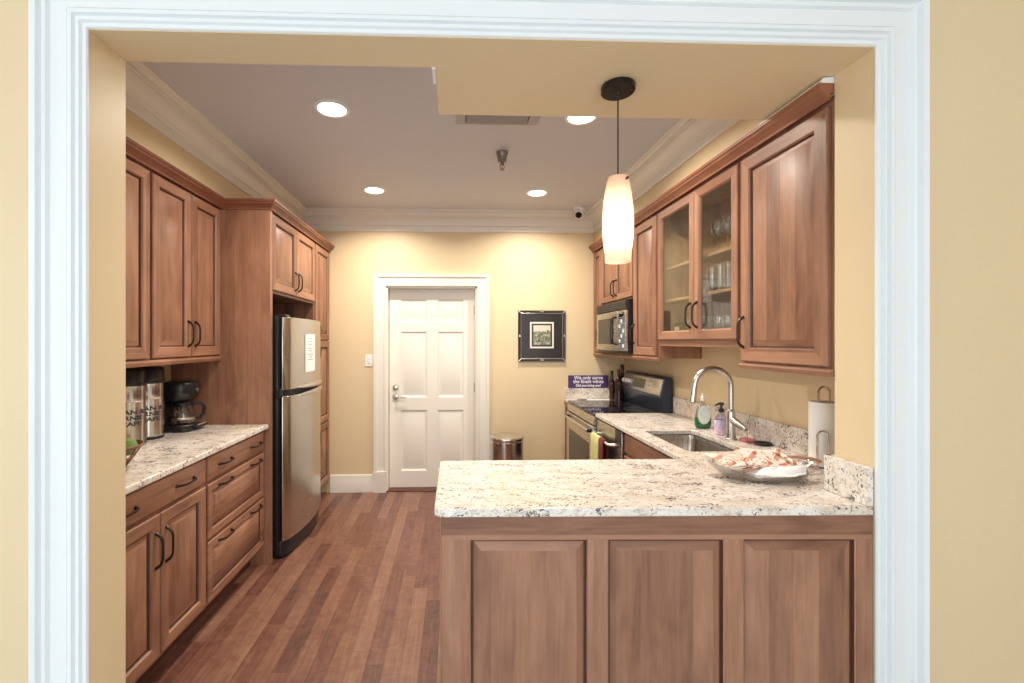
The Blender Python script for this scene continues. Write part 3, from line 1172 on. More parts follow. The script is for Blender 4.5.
b = MB(); b.lathe((bc[0] + .050, bc[1] - .055, CT + .066), [(.004, -.040), (.028, -.032), (.042, 0), (.030, .032), (.006, .040)], 'salmon', 18)
single(b, 'peach', 'salmon coloured fruit in the wire basket beside the green lime', 'fruit', (bc[0] + .05, bc[1] - .055, CT + .03))

# ------------------------------------------------------------------ right side base units, peninsula and worktop
XBR = 1.128
FR = fr_west(XBR)

# peninsula back with three raised panels
t = Thing('peninsula_cabinet', 'wooden peninsula with three raised panels facing the viewer', 'cabinet', (-.045, 1.512, 0))
PY = 1.512
px0, px1 = -.045, 1.406
b = MB()
b.box(px0, px1, PY + .022, 2.03, 0, .914, 'wood_v')
t.part(b, 'body')
pan = [(.050, .447), (.513, .908), (.970, 1.352)]
ztop, zbot = .835, .14
b = MB()
st = [(px0, pan[0][0]), (pan[0][1], pan[1][0]), (pan[1][1], pan[2][0]), (pan[2][1], px1)]
for u0, u1 in st:
    b.box(u0, u1, PY, PY + .022, zbot, ztop, 'wood_v')
b.box(px0, px1, PY, PY + .022, ztop, .914, 'wood_h')
b.box(px0, px1, PY, PY + .022, 0, zbot, 'wood_h')
t.part(b, 'face_frame', merge=False)
FS = fr_south(PY + .016)
for u0, u1 in pan:
    R = lambda i, n: (u0 + i, u1 - i, zbot + i, ztop - i, n)
    b = MB()
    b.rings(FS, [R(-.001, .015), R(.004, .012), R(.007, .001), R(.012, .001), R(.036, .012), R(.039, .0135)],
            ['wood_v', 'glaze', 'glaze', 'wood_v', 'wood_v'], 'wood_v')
    t.part(b, 'raised_panel', smooth=False)
b = MB()
b.box(px0 - .006, px0, PY - .002, PY + .05, 0, .914, 'wood_v')
t.part(b, 'corner_strip', bevel=.002)
t.o.rotation_euler.z = -.029

# sink base
t = Thing('sink_cabinet', 'wooden cabinet front under the sink, below the granite edge', 'cabinet', (1.4, 2.6, 0))
b = MB()
b.box(XBR, 1.70, 2.110, 2.210, .115, .914, 'wood_v')
b.box(XBR, 1.70, 2.906, 2.924, .115, .914, 'wood_v')
b.box(XBR, XBR + .02, 2.210, 2.906, .115, .914, 'wood_v')
b.box(XBR + .02, 1.70, 2.210, 2.906, .115, .135, 'wood_v')
t.part(b, 'body')
b = MB(); b.box(XBR + .075, XBR + .09, 2.110, 2.924, 0, .115, 'toe_kick'); t.part(b, 'toe_kick')
b = MB(); slab_front(b, FR, 2.120, 2.916, .772, .902); t.part(b, 'drawer_front')
for u0, u1, hu in ((2.120, 2.515, 2.55), (2.521, 2.916, 2.63)):
    b = MB(); raised_door(b, FR, u0, u1, .142, .755)
    do = t.part(b, 'door')
    b = MB(); pull(b, FR, hu, .62, True); t.part(b, 'handle', do)

# dishwasher
t = Thing('dishwasher', 'stainless dishwasher between range and sink cabinet', 'dishwasher', (1.4, 3.190, 0))
b = MB(); b.box(XBR, 1.70, 2.930, 3.452, .10, .910, 'black_matte'); t.part(b, 'body')
b = MB(); b.box(XBR - .030, XBR - .002, 2.934, 3.448, .13, .902, 'steel'); dd = t.part(b, 'door', bevel=.004)
b = MB()
b.box(XBR - .036, XBR - .029, 2.934, 3.040, .800, .902, 'black_plastic')
t.part(b, 'control_panel', dd, bevel=.002)
b = MB()
b.tube([(XBR - .030, 3.040, .79), (XBR - .075, 3.050, .79), (XBR - .075, 3.330, .79), (XBR - .075, 3.430, .79), (XBR - .030, 3.438, .79)], .011, 'steel', 12)
t.part(b, 'handle', dd)
b = MB(); b.box(XBR + .05, XBR + .09, 2.930, 3.452, 0, .10, 'black_matte'); t.part(b, 'toe_panel')

# dish towel over the dishwasher handle
def towel(name, label, y0, y1, zl, mat, x=XBR - .075):
    b = MB()
    K, rows_ = 12, []
    path = [(.0145, -.20 if zl < .6 else -.12), (.014, -.05), (.0135, 0.0), (.006, .0135), (-.006, .0135), (-.0135, 0), (-.015, -.06), (-.017, zl - .79)]
    for th in (0, .004):
        for dx, dz in path:
            s_ = 1 + th / .0135
            rows_.append([(x + dx * s_ + (.004 * math.sin(k * 1.25) if dz < -.04 else 0), y0 + (y1 - y0) * k / K, .79 + (dz * s_ if dz > 0 else dz)) for k in range(K + 1)])
    n = K + 1
    P_ = len(path)
    vs = [p for r in rows_ for p in r]
    fs = []
    for i in range(P_ - 1):
        for k in range(K):
            fs.append((i * n + k, i * n + k + 1, (i + 1) * n + k + 1, (i + 1) * n + k))
            o = P_ * n
            fs.append((o + i * n + k, o + (i + 1) * n + k, o + (i + 1) * n + k + 1, o + i * n + k + 1))
    o = P_ * n
    for i in range(P_ - 1):
        for k in (0, K):
            fs.append((i * n + k, (i + 1) * n + k, o + (i + 1) * n + k, o + i * n + k))
    for k in range(K):
        for i in (0, P_ - 1):
            fs.append((i * n + k, i * n + k + 1, o + i * n + k + 1, o + i * n + k))
    b.add(vs, fs, mat)
    return single(b, name, label, 'towel', (x, (y0 + y1) / 2, zl), angle=60)


towel('dish_towel', 'yellow green dish towel hanging over the dishwasher handle', 3.225, 3.410, .42, 'towel_green')
towel('pot_holder', 'dark red pot holder hanging on the dishwasher handle beside the yellow towel', 3.125, 3.212, .58, 'pot_red')

# range
t = Thing('range', 'black and stainless electric range near the back wall', 'range', (1.4, 3.91, 0))
RY0, RY1 = 3.458, 4.288
b = MB(); b.box(1.105, 1.70, RY0, RY1, .03, .916, 'black_plastic'); t.part(b, 'body', bevel=.003)
b = MB()
b.prism(rrect(1.082, 1.645, RY0 - .001, RY1 + .001, .012), .916, .934, 'black_glass')
ck = t.part(b, 'cooktop', bevel=.003)
for bx, by, br in ((1.23, 3.72, .10), (1.23, 4.10, .085), (1.50, 3.72, .085), (1.50, 4.10, .10)):
    b = MB()
    b.lathe((bx, by, .934), [(br, 0), (br, .0006), (br - .006, .0006), (br - .006, 0)], 'burner_ring', 40, cap0=False, cap1=False)
    t.part(b, 'burner_ring', ck)
b = MB()
b.box(1.078, 1.105, RY0 + .004, RY1 - .004, .846, .914, 'steel')
t.part(b, 'front_trim', bevel=.003)
b = MB(); b.box(1.068, 1.105, RY0 + .006, RY1 - .006, .235, .838, 'steel'); od = t.part(b, 'oven_door', bevel=.006)
b = MB(); b.box(1.065, 1.07, RY0 + .11, RY1 - .11, .34, .69, 'black_glass'); t.part(b, 'oven_window', od, bevel=.002)
b = MB()
hz = .800
b.tube([(1.038, RY0 + .045, hz), (1.038, RY1 - .075, hz)], .0125, 'steel', 14)
for yy in (RY0 + .05, RY1 - .08):
    b.cbox((1.054, yy, hz), (.020, .014, .014), 'black_plastic')
t.part(b, 'handle', od, bevel=.002)
b = MB(); b.box(1.070, 1.105, RY0 + .006, RY1 - .006, .05, .225, 'steel'); t.part(b, 'storage_drawer', bevel=.006)
# backguard leaning back
b = MB()
side = [(1.632, .934), (1.615, 1.035), (1.608, 1.065), (1.640, 1.205), (1.650, 1.222), (1.690, 1.222), (1.699, 1.20), (1.699, .934)]
b.loft([[(x, RY0 + .004, z) for x, z in side], [(x, RY1 - .004, z) for x, z in side]], 'navy_paint')
bgd = t.part(b, 'backguard', bevel=.003)
ang = math.atan2(.032, .14)


def on_guard(y, s_, n):     # point on the sloping control face: s_ up the slope from its foot, n out
    return (1.608 + s_ * math.sin(ang) - n * math.cos(ang), y, 1.065 + s_ * math.cos(ang) + n * math.sin(ang))


b = MB()
R = lambda i, n: (RY0 + .03 + i, RY1 - .006 - i, .006 + i, .138 - i, n)
b.rings(lambda u, v, n: on_guard(u, v, n), [R(0, -.002), R(0, .003), R(.003, .005)], ['steel'] * 2, 'steel')
t.part(b, 'control_panel', bgd)
b = MB()
b.rings(lambda u, v, n: on_guard(u, v, n), [(3.79, 4.03, .035, .115, .004), (3.79, 4.03, .035, .115, .0075)], ['display_green'], 'display_green')
t.part(b, 'display', bgd)
b = MB()
for i in range(5):
    for j in range(2):
        yy, ss = 3.64 + i * .026, .045 + j * .03
        b.rings(lambda u, v, n: on_guard(u, v, n), [(yy, yy + .018, ss, ss + .02, .004), (yy, yy + .018, ss, ss + .02, .007)], ['btn_white'], 'btn_white')
t.part(b, 'button_pad', bgd, merge=False)
for yy in (4.095, 4.165, 4.235):
    b = MB()
    c0, c1, c2 = on_guard(yy, .07, .004), on_guard(yy, .07, .026), on_guard(yy, .07, .030)
    b.tube([c0, c1, c2], [.024, .020, .014], 'white_plastic', 18)
    t.part(b, 'knob', bgd, label='pale control knob')

# narrow cabinet strip beyond the range
t = Thing('filler_cabinet', 'narrow wooden cabinet strip between range and back wall', 'cabinet', (1.4, 4.40, 0))
b = MB(); b.box(XBR, 1.70, 4.293, 4.517, .115, .896, 'wood_v'); t.part(b, 'body', bevel=.002)
b = MB(); b.box(XBR + .075, 1.72, 4.293, 4.517, 0, .115, 'toe_kick'); t.part(b, 'toe_kick')
b = MB(); raised_door(b, FR, 4.300, 4.510, .142, .885, st=.045); t.part(b, 'door')
b = MB(); b.box(1.100, 1.718, 4.292, 4.518, .896, .926, 'granite')
single(b, 'counter_strip', 'small granite counter strip holding the wine bottles, beyond the range', 'countertop', (1.4, 4.4, .896), bevel=.005, seg=2)

# continuous L-shaped worktop with the sink cut-out
SX0, SX1, SY0, SY1 = 1.180, 1.500, 2.238, 2.780
outer = [(-.050, 1.496), (1.4085, 1.4655), (1.4085, 1.628), (1.718, 1.628), (1.718, 3.454), (1.085, 3.454), (1.085, 2.105), (-.070, 2.105), (-.070, 1.516)]
b = MB()
b.prism(outer, .914, .944, 'granite', holes=[rrect(SX0, SX1, SY0, SY1, .035)])
single(b, 'worktop', 'white speckled granite worktop running over the peninsula and along the sink', 'countertop', (.8, 1.9, .914), bevel=.006, seg=3)

# sink
b = MB()
rings = []
for x_, z in ((-.012, .9135), (0, .911), (.004, .88), (.012, .75), (.03, .725), (.10, .72)):
    rings.append([(x, y, z) for x, y in rrect(SX0 - .004 + x_, SX1 + .004 - x_, SY0 - .004 + x_, SY1 + .004 - x_, max(.035, .045 - x_ * .1))])
t = Thing('sink', 'undermount stainless sink in the granite worktop', 'sink', (1.331, 2.521, .72))
b.loft(rings, 'steel_sink', False, True)
t.part(b, 'basin', angle=50)
b = MB(); b.lathe((1.331, 2.521, .721), [(.045, 0), (.045, .003), (.036, .004), (.030, .001), (.004, .001)], 'chrome', 28); t.part(b, 'drain')

# faucet: pull-down gooseneck
fx, fy = 1.566, 2.505
t = Thing('faucet', 'brushed steel gooseneck faucet behind the sink', 'faucet', (fx, fy, CT))
b = MB()
b.lathe((fx, fy, CT), [(.030, 0), (.030, .006), (.026, .010), (.0245, .030), (.023, .15), (.021, .165), (.0155, .172)], 'steel_faucet', 28)
body = t.part(b, 'body')
b = MB()
pts = [(fx, fy, CT + .15), (fx, fy, CT + .24)]
Rr = .102
for i in range(1, 19):
    a = PI * i / 18
    pts.append((fx - Rr + Rr * math.cos(a), fy + .012 * (1 - math.cos(a)) / 2, CT + .300 + Rr * math.sin(a)))
pts.insert(2, (fx, fy, CT + .300))
pts.append((fx - 2 * Rr - .004, fy + .012, CT + .28))
b.tube(pts, .0155, 'steel_faucet', 16)
t.part(b, 'spout')
b = MB()
sx_ = fx - 2 * Rr
b.tube([(sx_ - .003, fy + .012, CT + .295), (sx_ - .006, fy + .012, CT + .26), (sx_ - .013, fy + .012, CT + .212), (sx_ - .014, fy + .012, CT + .207)], [.0165, .018, .0205, .016], 'steel_faucet', 16)
t.part(b, 'spray_head')
b = MB()
b.tube([(fx, fy - .012, CT + .112), (fx, fy - .034, CT + .110), (fx + .004, fy - .066, CT + .096), (fx + .008, fy - .115, CT + .080), (fx + .008, fy - .120, CT + .078)], [.018, .021, .020, .016, .010], 'steel_faucet', 14)
t.part(b, 'lever')

# backsplashes
b = MB(); b.box(1.698, 1.719, 1.650, 3.454, .9445, 1.072, 'granite')
single(b, 'backsplash', 'granite backsplash strip along the right wall behind the sink', 'backsplash', (1.73, 2.6, .9445), bevel=.003)
b = MB(); b.box(1.387, 1.4080, 1.468, 1.648, .9445, 1.076, 'granite'); b.box(1.387, 1.697, 1.627, 1.648, .9445, 1.076, 'granite')
single(b, 'backsplash', 'short granite backsplash on the opening jamb at the peninsula end', 'backsplash', (1.386, 1.56, .9445), bevel=.002)
b = MB(); b.box(1.100, 1.718, 4.498, 4.519, .9265, 1.030, 'granite')
single(b, 'backsplash', 'granite backsplash piece on the back wall under the purple sign', 'backsplash', (1.42, 4.51, .9445), bevel=.003)

# ------------------------------------------------------------------ right wall cabinets
XUR = 1.420
FW = fr_west(XUR)
WALLX = 1.718


def rail(t, y0, y1, z):
    b = MB()
    sweep(b, [(y0, 0), (y1, 0)], [(0, 0), (0, -.004), (-.010, -.012), (-.004, -.030), (.016, -.030), (.016, 0)],
          lambda u, q, h: (XUR + q - .012, u, z + .012 + h), 'wood_h')
    t.part(b, 'light_rail')


# near cabinet, one door
t = Thing('wall_cabinet', 'large single door wooden wall cabinet nearest the opening on the right', 'cabinet', (1.58, 1.89, 1.37))
b = MB(); b.box(XUR, WALLX, 1.629, 2.180, 1.385, 2.42, 'wood_v'); t.part(b, 'body', bevel=.001)
b = MB(); raised_door(b, FW, 1.650, 2.166, 1.405, 2.385, st=.066); do = t.part(b, 'door')
b = MB(); pull(b, FW, 2.140, 1.545, True, ln=.145); t.part(b, 'handle', do)
rail(t, 1.629, 2.18, 1.385)

# glass-door cabinet, hollow
GY0, GY1 = 2.182, 3.078
t = Thing('glass_cabinet', 'wooden wall cabinet with two glass doors full of glassware', 'cabinet', (1.58, 2.63, 1.49))
b = MB()
b.box(XUR, WALLX, GY0, GY0 + .018, 1.495, 2.42, 'maple_inside')
b.box(XUR, WALLX, GY1 - .018, GY1, 1.495, 2.42, 'maple_inside')
b.box(WALLX - .010, WALLX, GY0 + .018, GY1 - .018, 1.495, 2.42, 'maple_inside')
b.box(XUR, WALLX - .010, GY0 + .018, GY1 - .018, 1.495, 1.513, 'maple_inside')
b.box(XUR, WALLX - .010, GY0 + .018, GY1 - .018, 2.395, 2.42, 'maple_inside')
t.part(b, 'carcass', merge=False)
b = MB()
b.box(XUR - .001, XUR + .018, 2.572, 2.622, 1.513, 2.395, 'wood_v')
b.box(XUR - .001, XUR + .018, GY0, GY1, 2.372, 2.42, 'wood_h')
b.box(XUR - .001, XUR + .018, GY0, GY1, 1.494, 1.520, 'wood_h')
t.part(b, 'face_frame', merge=False)
SH = [1.785, 2.005]
for z in SH:
    b = MB(); b.box(XUR + .032, WALLX - .011, GY0 + .019, GY1 - .019, z - .018, z, 'maple_inside'); t.part(b, 'shelf', bevel=.002)
for u0, u1, hu in ((2.190, 2.593, 2.560), (2.600, 3.070, 2.633)):
    v0, v1, st_, th = 1.512, 2.385, .058, .020
    b = MB()
    R = lambda i, n: (u0 + i, u1 - i, v0 + i, v1 - i, n)
    rc = [R(0, 0), R(0, th - .004), R(.004, th), R(st_ - .010, th), R(st_ - .004, th - .005), R(st_, th - .012), R(st_, .0), R(0, 0)]
    for i in range(len(rc) - 1):
        A, B = rc[i], rc[i + 1]
        ra = [FW(A[0], A[2], A[4]), FW(A[1], A[2], A[4]), FW(A[1], A[3], A[4]), FW(A[0], A[3], A[4])]
        rb = [FW(B[0], B[2], B[4]), FW(B[1], B[2], B[4]), FW(B[1], B[3], B[4]), FW(B[0], B[3], B[4])]
        for j in range(4):
            k = (j + 1) % 4
            b.add([ra[j], ra[k], rb[k], rb[j]], [(0, 1, 2, 3)], 'wood_h' if j in (0, 2) else 'wood_v')
    do = t.part(b, 'door')
    b = MB(); b.box(XUR - .009, XUR - .005, u0 + st_ - .003, u1 - st_ + .003, v0 + st_ - .003, v1 - st_ + .003, 'pane_glass'); t.part(b, 'glass_pane', do)
    b = MB(); pull(b, FW, hu, 1.655, True, ln=.145); t.part(b, 'handle', do)
b = MB(); b.box(XUR + .0, XUR + .018, GY0, GY1, 1.468, 1.494, 'wood_h'); t.part(b, 'light_rail', bevel=.003)

# narrow cabinet
t = Thing('wall_cabinet', 'narrow single door wooden wall cabinet between glass cabinet and microwave', 'cabinet', (1.58, 3.29, 1.39))
b = MB(); b.box(XUR, WALLX, 3.080, 3.508, 1.380, 2.42, 'wood_v'); t.part(b, 'body', bevel=.001)
b = MB(); raised_door(b, FW, 3.098, 3.496, 1.398, 2.385, st=.062); do = t.part(b, 'door')
b = MB(); pull(b, FW, 3.470, 1.56, True, ln=.145); t.part(b, 'handle', do)
rail(t, 3.08, 3.508, 1.380)

# microwave cabinet
t = Thing('microwave_cabinet', 'wooden wall cabinet surrounding the microwave above the range', 'cabinet', (1.58, 3.88, 1.39))
b = MB()
b.box(XUR, WALLX, 3.510, 3.524, 1.380, 2.42, 'wood_v')
b.box(XUR, WALLX, 4.262, 4.276, 1.380, 2.42, 'wood_v')
b.box(XUR, WALLX, 3.524, 4.262, 1.380, 1.402, 'wood_v')
b.box(XUR, WALLX, 3.524, 4.262, 1.845, 2.42, 'wood_v')
t.part(b, 'body', merge=False)
for u0, u1, hu in ((3.520, 3.888, 3.856), (3.894, 4.268, 3.926)):
    b = MB(); raised_door(b, FW, u0, u1, 1.858, 2.385, st=.055); do = t.part(b, 'door')
    b = MB(); pull(b, FW, hu, 1.965, True, ln=.14); t.part(b, 'handle', do)
rail(t, 3.51, 4.276, 1.380)
t = Thing('wall_cabinet', 'slim single door wooden wall cabinet against the back wall beyond the microwave', 'cabinet', (1.58, 4.40, 1.39))
b = MB(); b.box(XUR, WALLX, 4.278, 4.517, 1.380, 2.42, 'wood_v'); t.part(b, 'body', bevel=.001)
b = MB(); raised_door(b, FW, 4.288, 4.508, 1.398, 2.385, st=.050); do = t.part(b, 'door')
b = MB(); pull(b, FW, 4.318, 1.56, True, ln=.13); t.part(b, 'handle', do)
rail(t, 4.278, 4.517, 1.380)

b = MB()
sweep(b, [(1.396, 4.516), (1.396, YF1 + .004)], [(-o, h) for o, h in cabcrown], lambda x, y, h: (x, y, 2.400 + h), 'wood_crown')
b.box(1.396, 1.411, YF1 + .004, 4.516, 2.425, 2.461, 'wood_crown')
single(b, 'cabinet_crown', 'dark wooden crown strip along the tops of the right-hand cabinets', 'molding', (1.38, 3.0, 2.388), angle=25)
b = MB()
sweep(b, [(1.392, 1.98), (1.392, YF1 + .004)], [(.019, 0), (-.030, 0), (-.030, .010), (-.022, .018), (.019, .024)], lambda x, y, h: (x, y, 2.4625 + h), 'trim_white')
struct(b, 'trim_6')

# microwave
t = Thing('microwave', 'stainless and black microwave built in above the range', 'microwave', (1.55, 3.88, 1.43))
MY0, MY1 = 3.527, 4.259
b = MB(); b.box(1.372, 1.69, MY0, MY1, 1.4040, 1.8380, 'black_plastic'); t.part(b, 'body', bevel=.003)
b = MB(); b.box(1.352, 1.372, 3.700, MY1 - .002, 1.4240, 1.7540, 'steel'); do = t.part(b, 'door', bevel=.004)
b = MB(); b.box(1.349, 1.353, 3.80, MY1 - .06, 1.4760, 1.7010, 'black_glass'); t.part(b, 'window', do, bevel=.001)
b = MB()
b.tube([(1.352, 3.735, 1.4760), (1.322, 3.735, 1.4860), (1.312, 3.735, 1.5360), (1.310, 3.735, 1.5910), (1.312, 3.735, 1.6460), (1.322, 3.735, 1.6960), (1.352, 3.735, 1.7060)], [.009, .010, .011, .012, .011, .010, .009], 'black_plastic', 10)
t.part(b, 'handle', do)
b = MB(); b.box(1.352, 1.372, MY0 + .002, 3.696, 1.4240, 1.7540, 'steel'); cp = t.part(b, 'control_panel', bevel=.003)
b = MB(); b.box(1.349, 1.353, 3.565, 3.665, 1.7010, 1.7360, 'black_glass'); t.part(b, 'display', cp)
b = MB()
for r in range(6):
    for c in range(3):
        b.box(1.349, 1.3525, 3.560 + c * .038, 3.590 + c * .038, 1.4510 + r * .040, 1.4790 + r * .040, 'btn_blue' if (r + c) % 3 else 'btn_white')
t.part(b, 'button_pad', cp, merge=False)
b = MB()
b.box(1.356, 1.372, MY0 + .002, MY1 - .002, 1.7600, 1.8340, 'black_matte')
for k in range(4):
    b.box(1.353, 1.357, MY0 + .01, MY1 - .01, 1.7680 + k * .017, 1.7760 + k * .017, 'black_plastic')
t.part(b, 'vent_grille')

# ------------------------------------------------------------------ glassware in the glass cabinet
def copies(root, spots, label=None):
    for i, p in enumerate(spots):
        o = root.o if i == 0 else copy_tree(root.o)
        o.location = p
        if label:
            o['label'] = label


def wine_glass(label, group, h=.19, r=.040):
    t = Thing('wine_glass', label, 'glass', (0, 0, 0), group)
    b = MB()
    b.lathe((0, 0, 0), [(r * .62, h * .50), (r * .80, h * .56), (r * 1.0, h * .68), (r * 1.02, h * .78), (r * .86, h * 1.0), (r * .82, h), (r * .96, h * .78), (r * .94, h * .69), (r * .72, h * .57), (.004, h * .50)], 'drink_glass', 20, cap0=False)
    b.lathe((0, 0, 0), [(r * .62, h * .50), (r * .3, h * .465), (.0045, h * .43)], 'drink_glass', 20, cap0=False, cap1=False)
    t.part(b, 'bowl')
    b = MB()
    b.lathe((0, 0, 0), [(r * .85, 0), (r * .85, .002), (.012, .006), (.0042, .016), (.0038, h * .40), (.006, h * .435)], 'drink_glass', 18)
    t.part(b, 'stem')
    return t


def tumbler(label, group, h=.15, r=.034):
    t = Thing('tumbler', label, 'glass', (0, 0, 0), group)
    b = MB()
    b.lathe((0, 0, 0), [(r * .82, 0), (r * .86, .003), (r, h), (r - .0022, h), (r * .86 - .0022, .012), (.004, .010)], 'drink_glass', 20)
    t.part(b, 'cup')
    return t


def goblet(label, group, h=.13, r=.039):
    t = Thing('goblet', label, 'glass', (0, 0, 0), group)
    b = MB()
    b.lathe((0, 0, 0), [(.010, h * .30), (r * .75, h * .38), (r, h * .58), (r * .95, h), (r * .95 - .002, h), (r - .0022, h * .58), (r * .73, h * .40), (.004, h * .34)], 'drink_glass', 20)
    t.part(b, 'bowl')
    b = MB()
    b.lathe((0, 0, 0), [(r * .9, 0), (r * .9, .003), (.014, .008), (.008, h * .18), (.010, h * .30)], 'drink_glass', 18)
    t.part(b, 'foot')
    return t


tall = wine_glass('clear stemmed wine glass on the top shelf behind the nearer glass door', 'wine glasses on the top shelf')
copies(tall, [(1.515, y, SH[1]) for y in (2.27, 2.36, 2.45, 2.54)] + [(1.61, y, SH[1]) for y in (2.25, 2.34, 2.43, 2.52)])
tb = tumbler('tall clear straight tumbler on the middle shelf behind the nearer glass door', 'tumblers on the middle shelf')
copies(tb, [(1.50, y, SH[0]) for y in (2.255, 2.335, 2.415, 2.495, 2.575)] + [(1.58, y, SH[0]) for y in (2.255, 2.335, 2.415, 2.495, 2.575)])
gb = goblet('clear footed goblet on the cabinet floor behind the nearer glass door', 'goblets on the cabinet floor')
copies(gb, [(1.50, y, 1.513) for y in (2.25, 2.335, 2.42, 2.505)] + [(1.59, y, 1.513) for y in (2.25, 2.335, 2.42, 2.505)])
gb2 = goblet('clear footed goblet on the cabinet floor behind the farther glass door', 'goblets behind the farther glass door', h=.14)
copies(gb2, [(1.50, 2.70, 1.513), (1.50, 2.79, 1.513), (1.59, 2.71, 1.513), (1.59, 2.80, 1.513)])
tb2 = tumbler('clear stacked tumbler on the middle shelf behind the farther glass door', 'tumblers behind the farther glass door', h=.12)
tb2.o['label'] = 'clear short tumbler on the middle shelf behind the farther glass door'
copies(tb2, [(1.50, 2.71, SH[0]), (1.59, 2.73, SH[0])])
b = MB(); b.box(1.50, 1.57, 2.955, 3.035, 1.513, 1.625, 'black_matte')
b.box(1.4985, 1.50, 2.965, 3.025, 1.56, 1.60, 'label_cream')
single(b, 'dark_box', 'small dark box in the far lower corner of the glass cabinet', 'box', (1.535, 2.995, 1.513), bevel=.003)

# ------------------------------------------------------------------ on the right worktop
cx_, cy_ = 1.592, 2.84
t = Thing('dish_soap_bottle', 'green dish soap bottle with oval pale label behind the sink', 'bottle', (cx_, cy_, CT))
b = MB()
b.lathe((cx_, cy_, CT), [(.036, 0), (.047, .006), (.053, .030), (.052, .066)], 'soap_green', 32, sy=.62, cap1=False)
b.lathe((cx_, cy_, CT), [(.052, .066), (.046, .100), (.030, .138), (.014, .160), (.012, .180)], 'soap_clear', 32, sy=.62, cap0=False)
t.part(b, 'body')
b = MB()
b.lathe((cx_, cy_, CT), [(.014, .176), (.014, .200), (.008, .206), (.007, .228), (.003, .230)], 'white_plastic', 18)
t.part(b, 'cap')
b = MB()
b.lathe((cx_ - .010, cy_ - .031, CT + .088), [(.041, 0), (.041, -.002), (.002, -.003)], 'label_pale', 32, 'y', sx=.98, sy=1.42)
t.part(b, 'label', label='pale oval label')
cx_, cy_ = 1.592, 2.640
t = Thing('hand_soap_bottle', 'clear pump hand soap bottle with pink flowers beside the faucet', 'bottle', (cx_, cy_, CT))
b = MB()
b.lathe((cx_, cy_, CT), [(.032, 0), (.038, .004), (.042, .05), (.040, .088)], 'flower_label', 28, sy=.7, cap1=False)
b.lathe((cx_, cy_, CT), [(.040, .088), (.030, .112), (.014, .128), (.012, .140)], 'soap_clear', 28, sy=.7, cap0=False)
t.part(b, 'body')
b = MB(); b.lathe((cx_, cy_, CT), [(.015, .134), (.016, .152), (.007, .157), (.006, .176)], 'navy_paint', 18)
b.lathe((cx_, cy_, CT), [(.011, .174), (.015, .178), (.015, .190), (.005, .193)], 'navy_paint', 18)
b.tube([(cx_, cy_, CT + .184), (cx_ - .02, cy_ - .006, CT + .184), (cx_ - .044, cy_ - .012, CT + .176)], [.007, .006, .004], 'navy_paint', 8)
t.part(b, 'pump', label='dark blue pump')

b = MB()
rings = []
for z, ins in ((0, .004), (.004, 0), (.016, 0), (.021, .005)):
    rings.append([(x, y, CT + z + .002 * math.sin(40 * y)) for x, y in rrect(1.592 + ins, 1.655 - ins, 2.425 + ins, 2.475 - ins, .012)])
b.loft(rings, 'pink_cloth')
single(b, 'sponge_cloth', 'folded pink cloth on the worktop beside the faucet', 'cloth', (1.62, 2.45, CT), angle=60)
b = MB()
b.lathe((1.652, 2.365, CT), [(.030, 0), (.038, .003), (.043, .012), (.044, .014), (.038, .012), (.030, .005), (.004, .004)], 'black_plastic', 30)
single(b, 'sink_dish', 'small black round dish on the worktop beside the pink cloth', 'dish', (1.652, 2.365, CT))

# paper towel on its wire holder
cx_, cy_ = 1.626, 1.930
t = Thing('paper_towel_holder', 'chrome wire paper towel holder near the right jamb', 'holder', (cx_, cy_, CT))
b = MB()
b.tube([(cx_ + .070 * math.cos(2 * PI * k / 32), cy_ + .070 * math.sin(2 * PI * k / 32), CT + .005) for k in range(33)], .0045, 'chrome', 8)
b.tube([(cx_ - .070, cy_, CT + .005), (cx_ + .070, cy_, CT + .005)], .004, 'chrome', 8)
t.part(b, 'base')
b = MB()
b.tube([(cx_, cy_, CT + .005), (cx_, cy_, CT + .29)], .005, 'chrome', 10)
K = 16
b.tube([(cx_ - .026, cy_, CT + .292), (cx_ - .026, cy_, CT + .330)] + [(cx_ - .026 * math.cos(PI * k / K), cy_, CT + .330 + .026 * math.sin(PI * k / K)) for k in range(1, K + 1)] + [(cx_ + .026, cy_, CT + .292)], .0045, 'chrome', 8)
t.part(b, 'post')
b = MB()
ax_, ay_ = cx_ - .058, cy_ - .062
b.tube([(ax_ - .024, ay_, CT + .005), (ax_ - .024, ay_, CT + .150)] + [(ax_ - .024 * math.cos(PI * k / K), ay_, CT + .150 + .024 * math.sin(PI * k / K)) for k in range(1, K + 1)] + [(ax_ + .024, ay_, CT + .010)], .0042, 'chrome', 8)
t.part(b, 'tension_arm')
b = MB()
r0, r1 = .020, .056
prof = [(r0, .012), (r1 - .002, .012), (r1, .014), (r1, .288), (r1 - .002, .290), (r0, .290), (r0, .012)]
b.lathe((cx_, cy_, CT), prof, 'paper_white', 44, cap0=False, cap1=False)
single(b, 'paper_towel_roll', 'white paper towel roll on its wire holder', 'paper roll', (cx_, cy_, CT + .012))

# crystal platter with leaf-printed napkins
PX, PYc = 1.255, 1.800
b = MB()
rings = []
seg = 72


def platter_ring(a_, b_, z, sc):
    return [(PX + a_ * math.cos(2 * PI * i / seg) * (1 + sc * math.cos(18 * 2 * PI * i / seg)), PYc + b_ * math.sin(2 * PI * i / seg) * (1 + sc * math.cos(18 * 2 * PI * i / seg)), CT + z * (1 + .75 * math.cos(2 * PI * i / seg) ** 2)) for i in range(seg)]


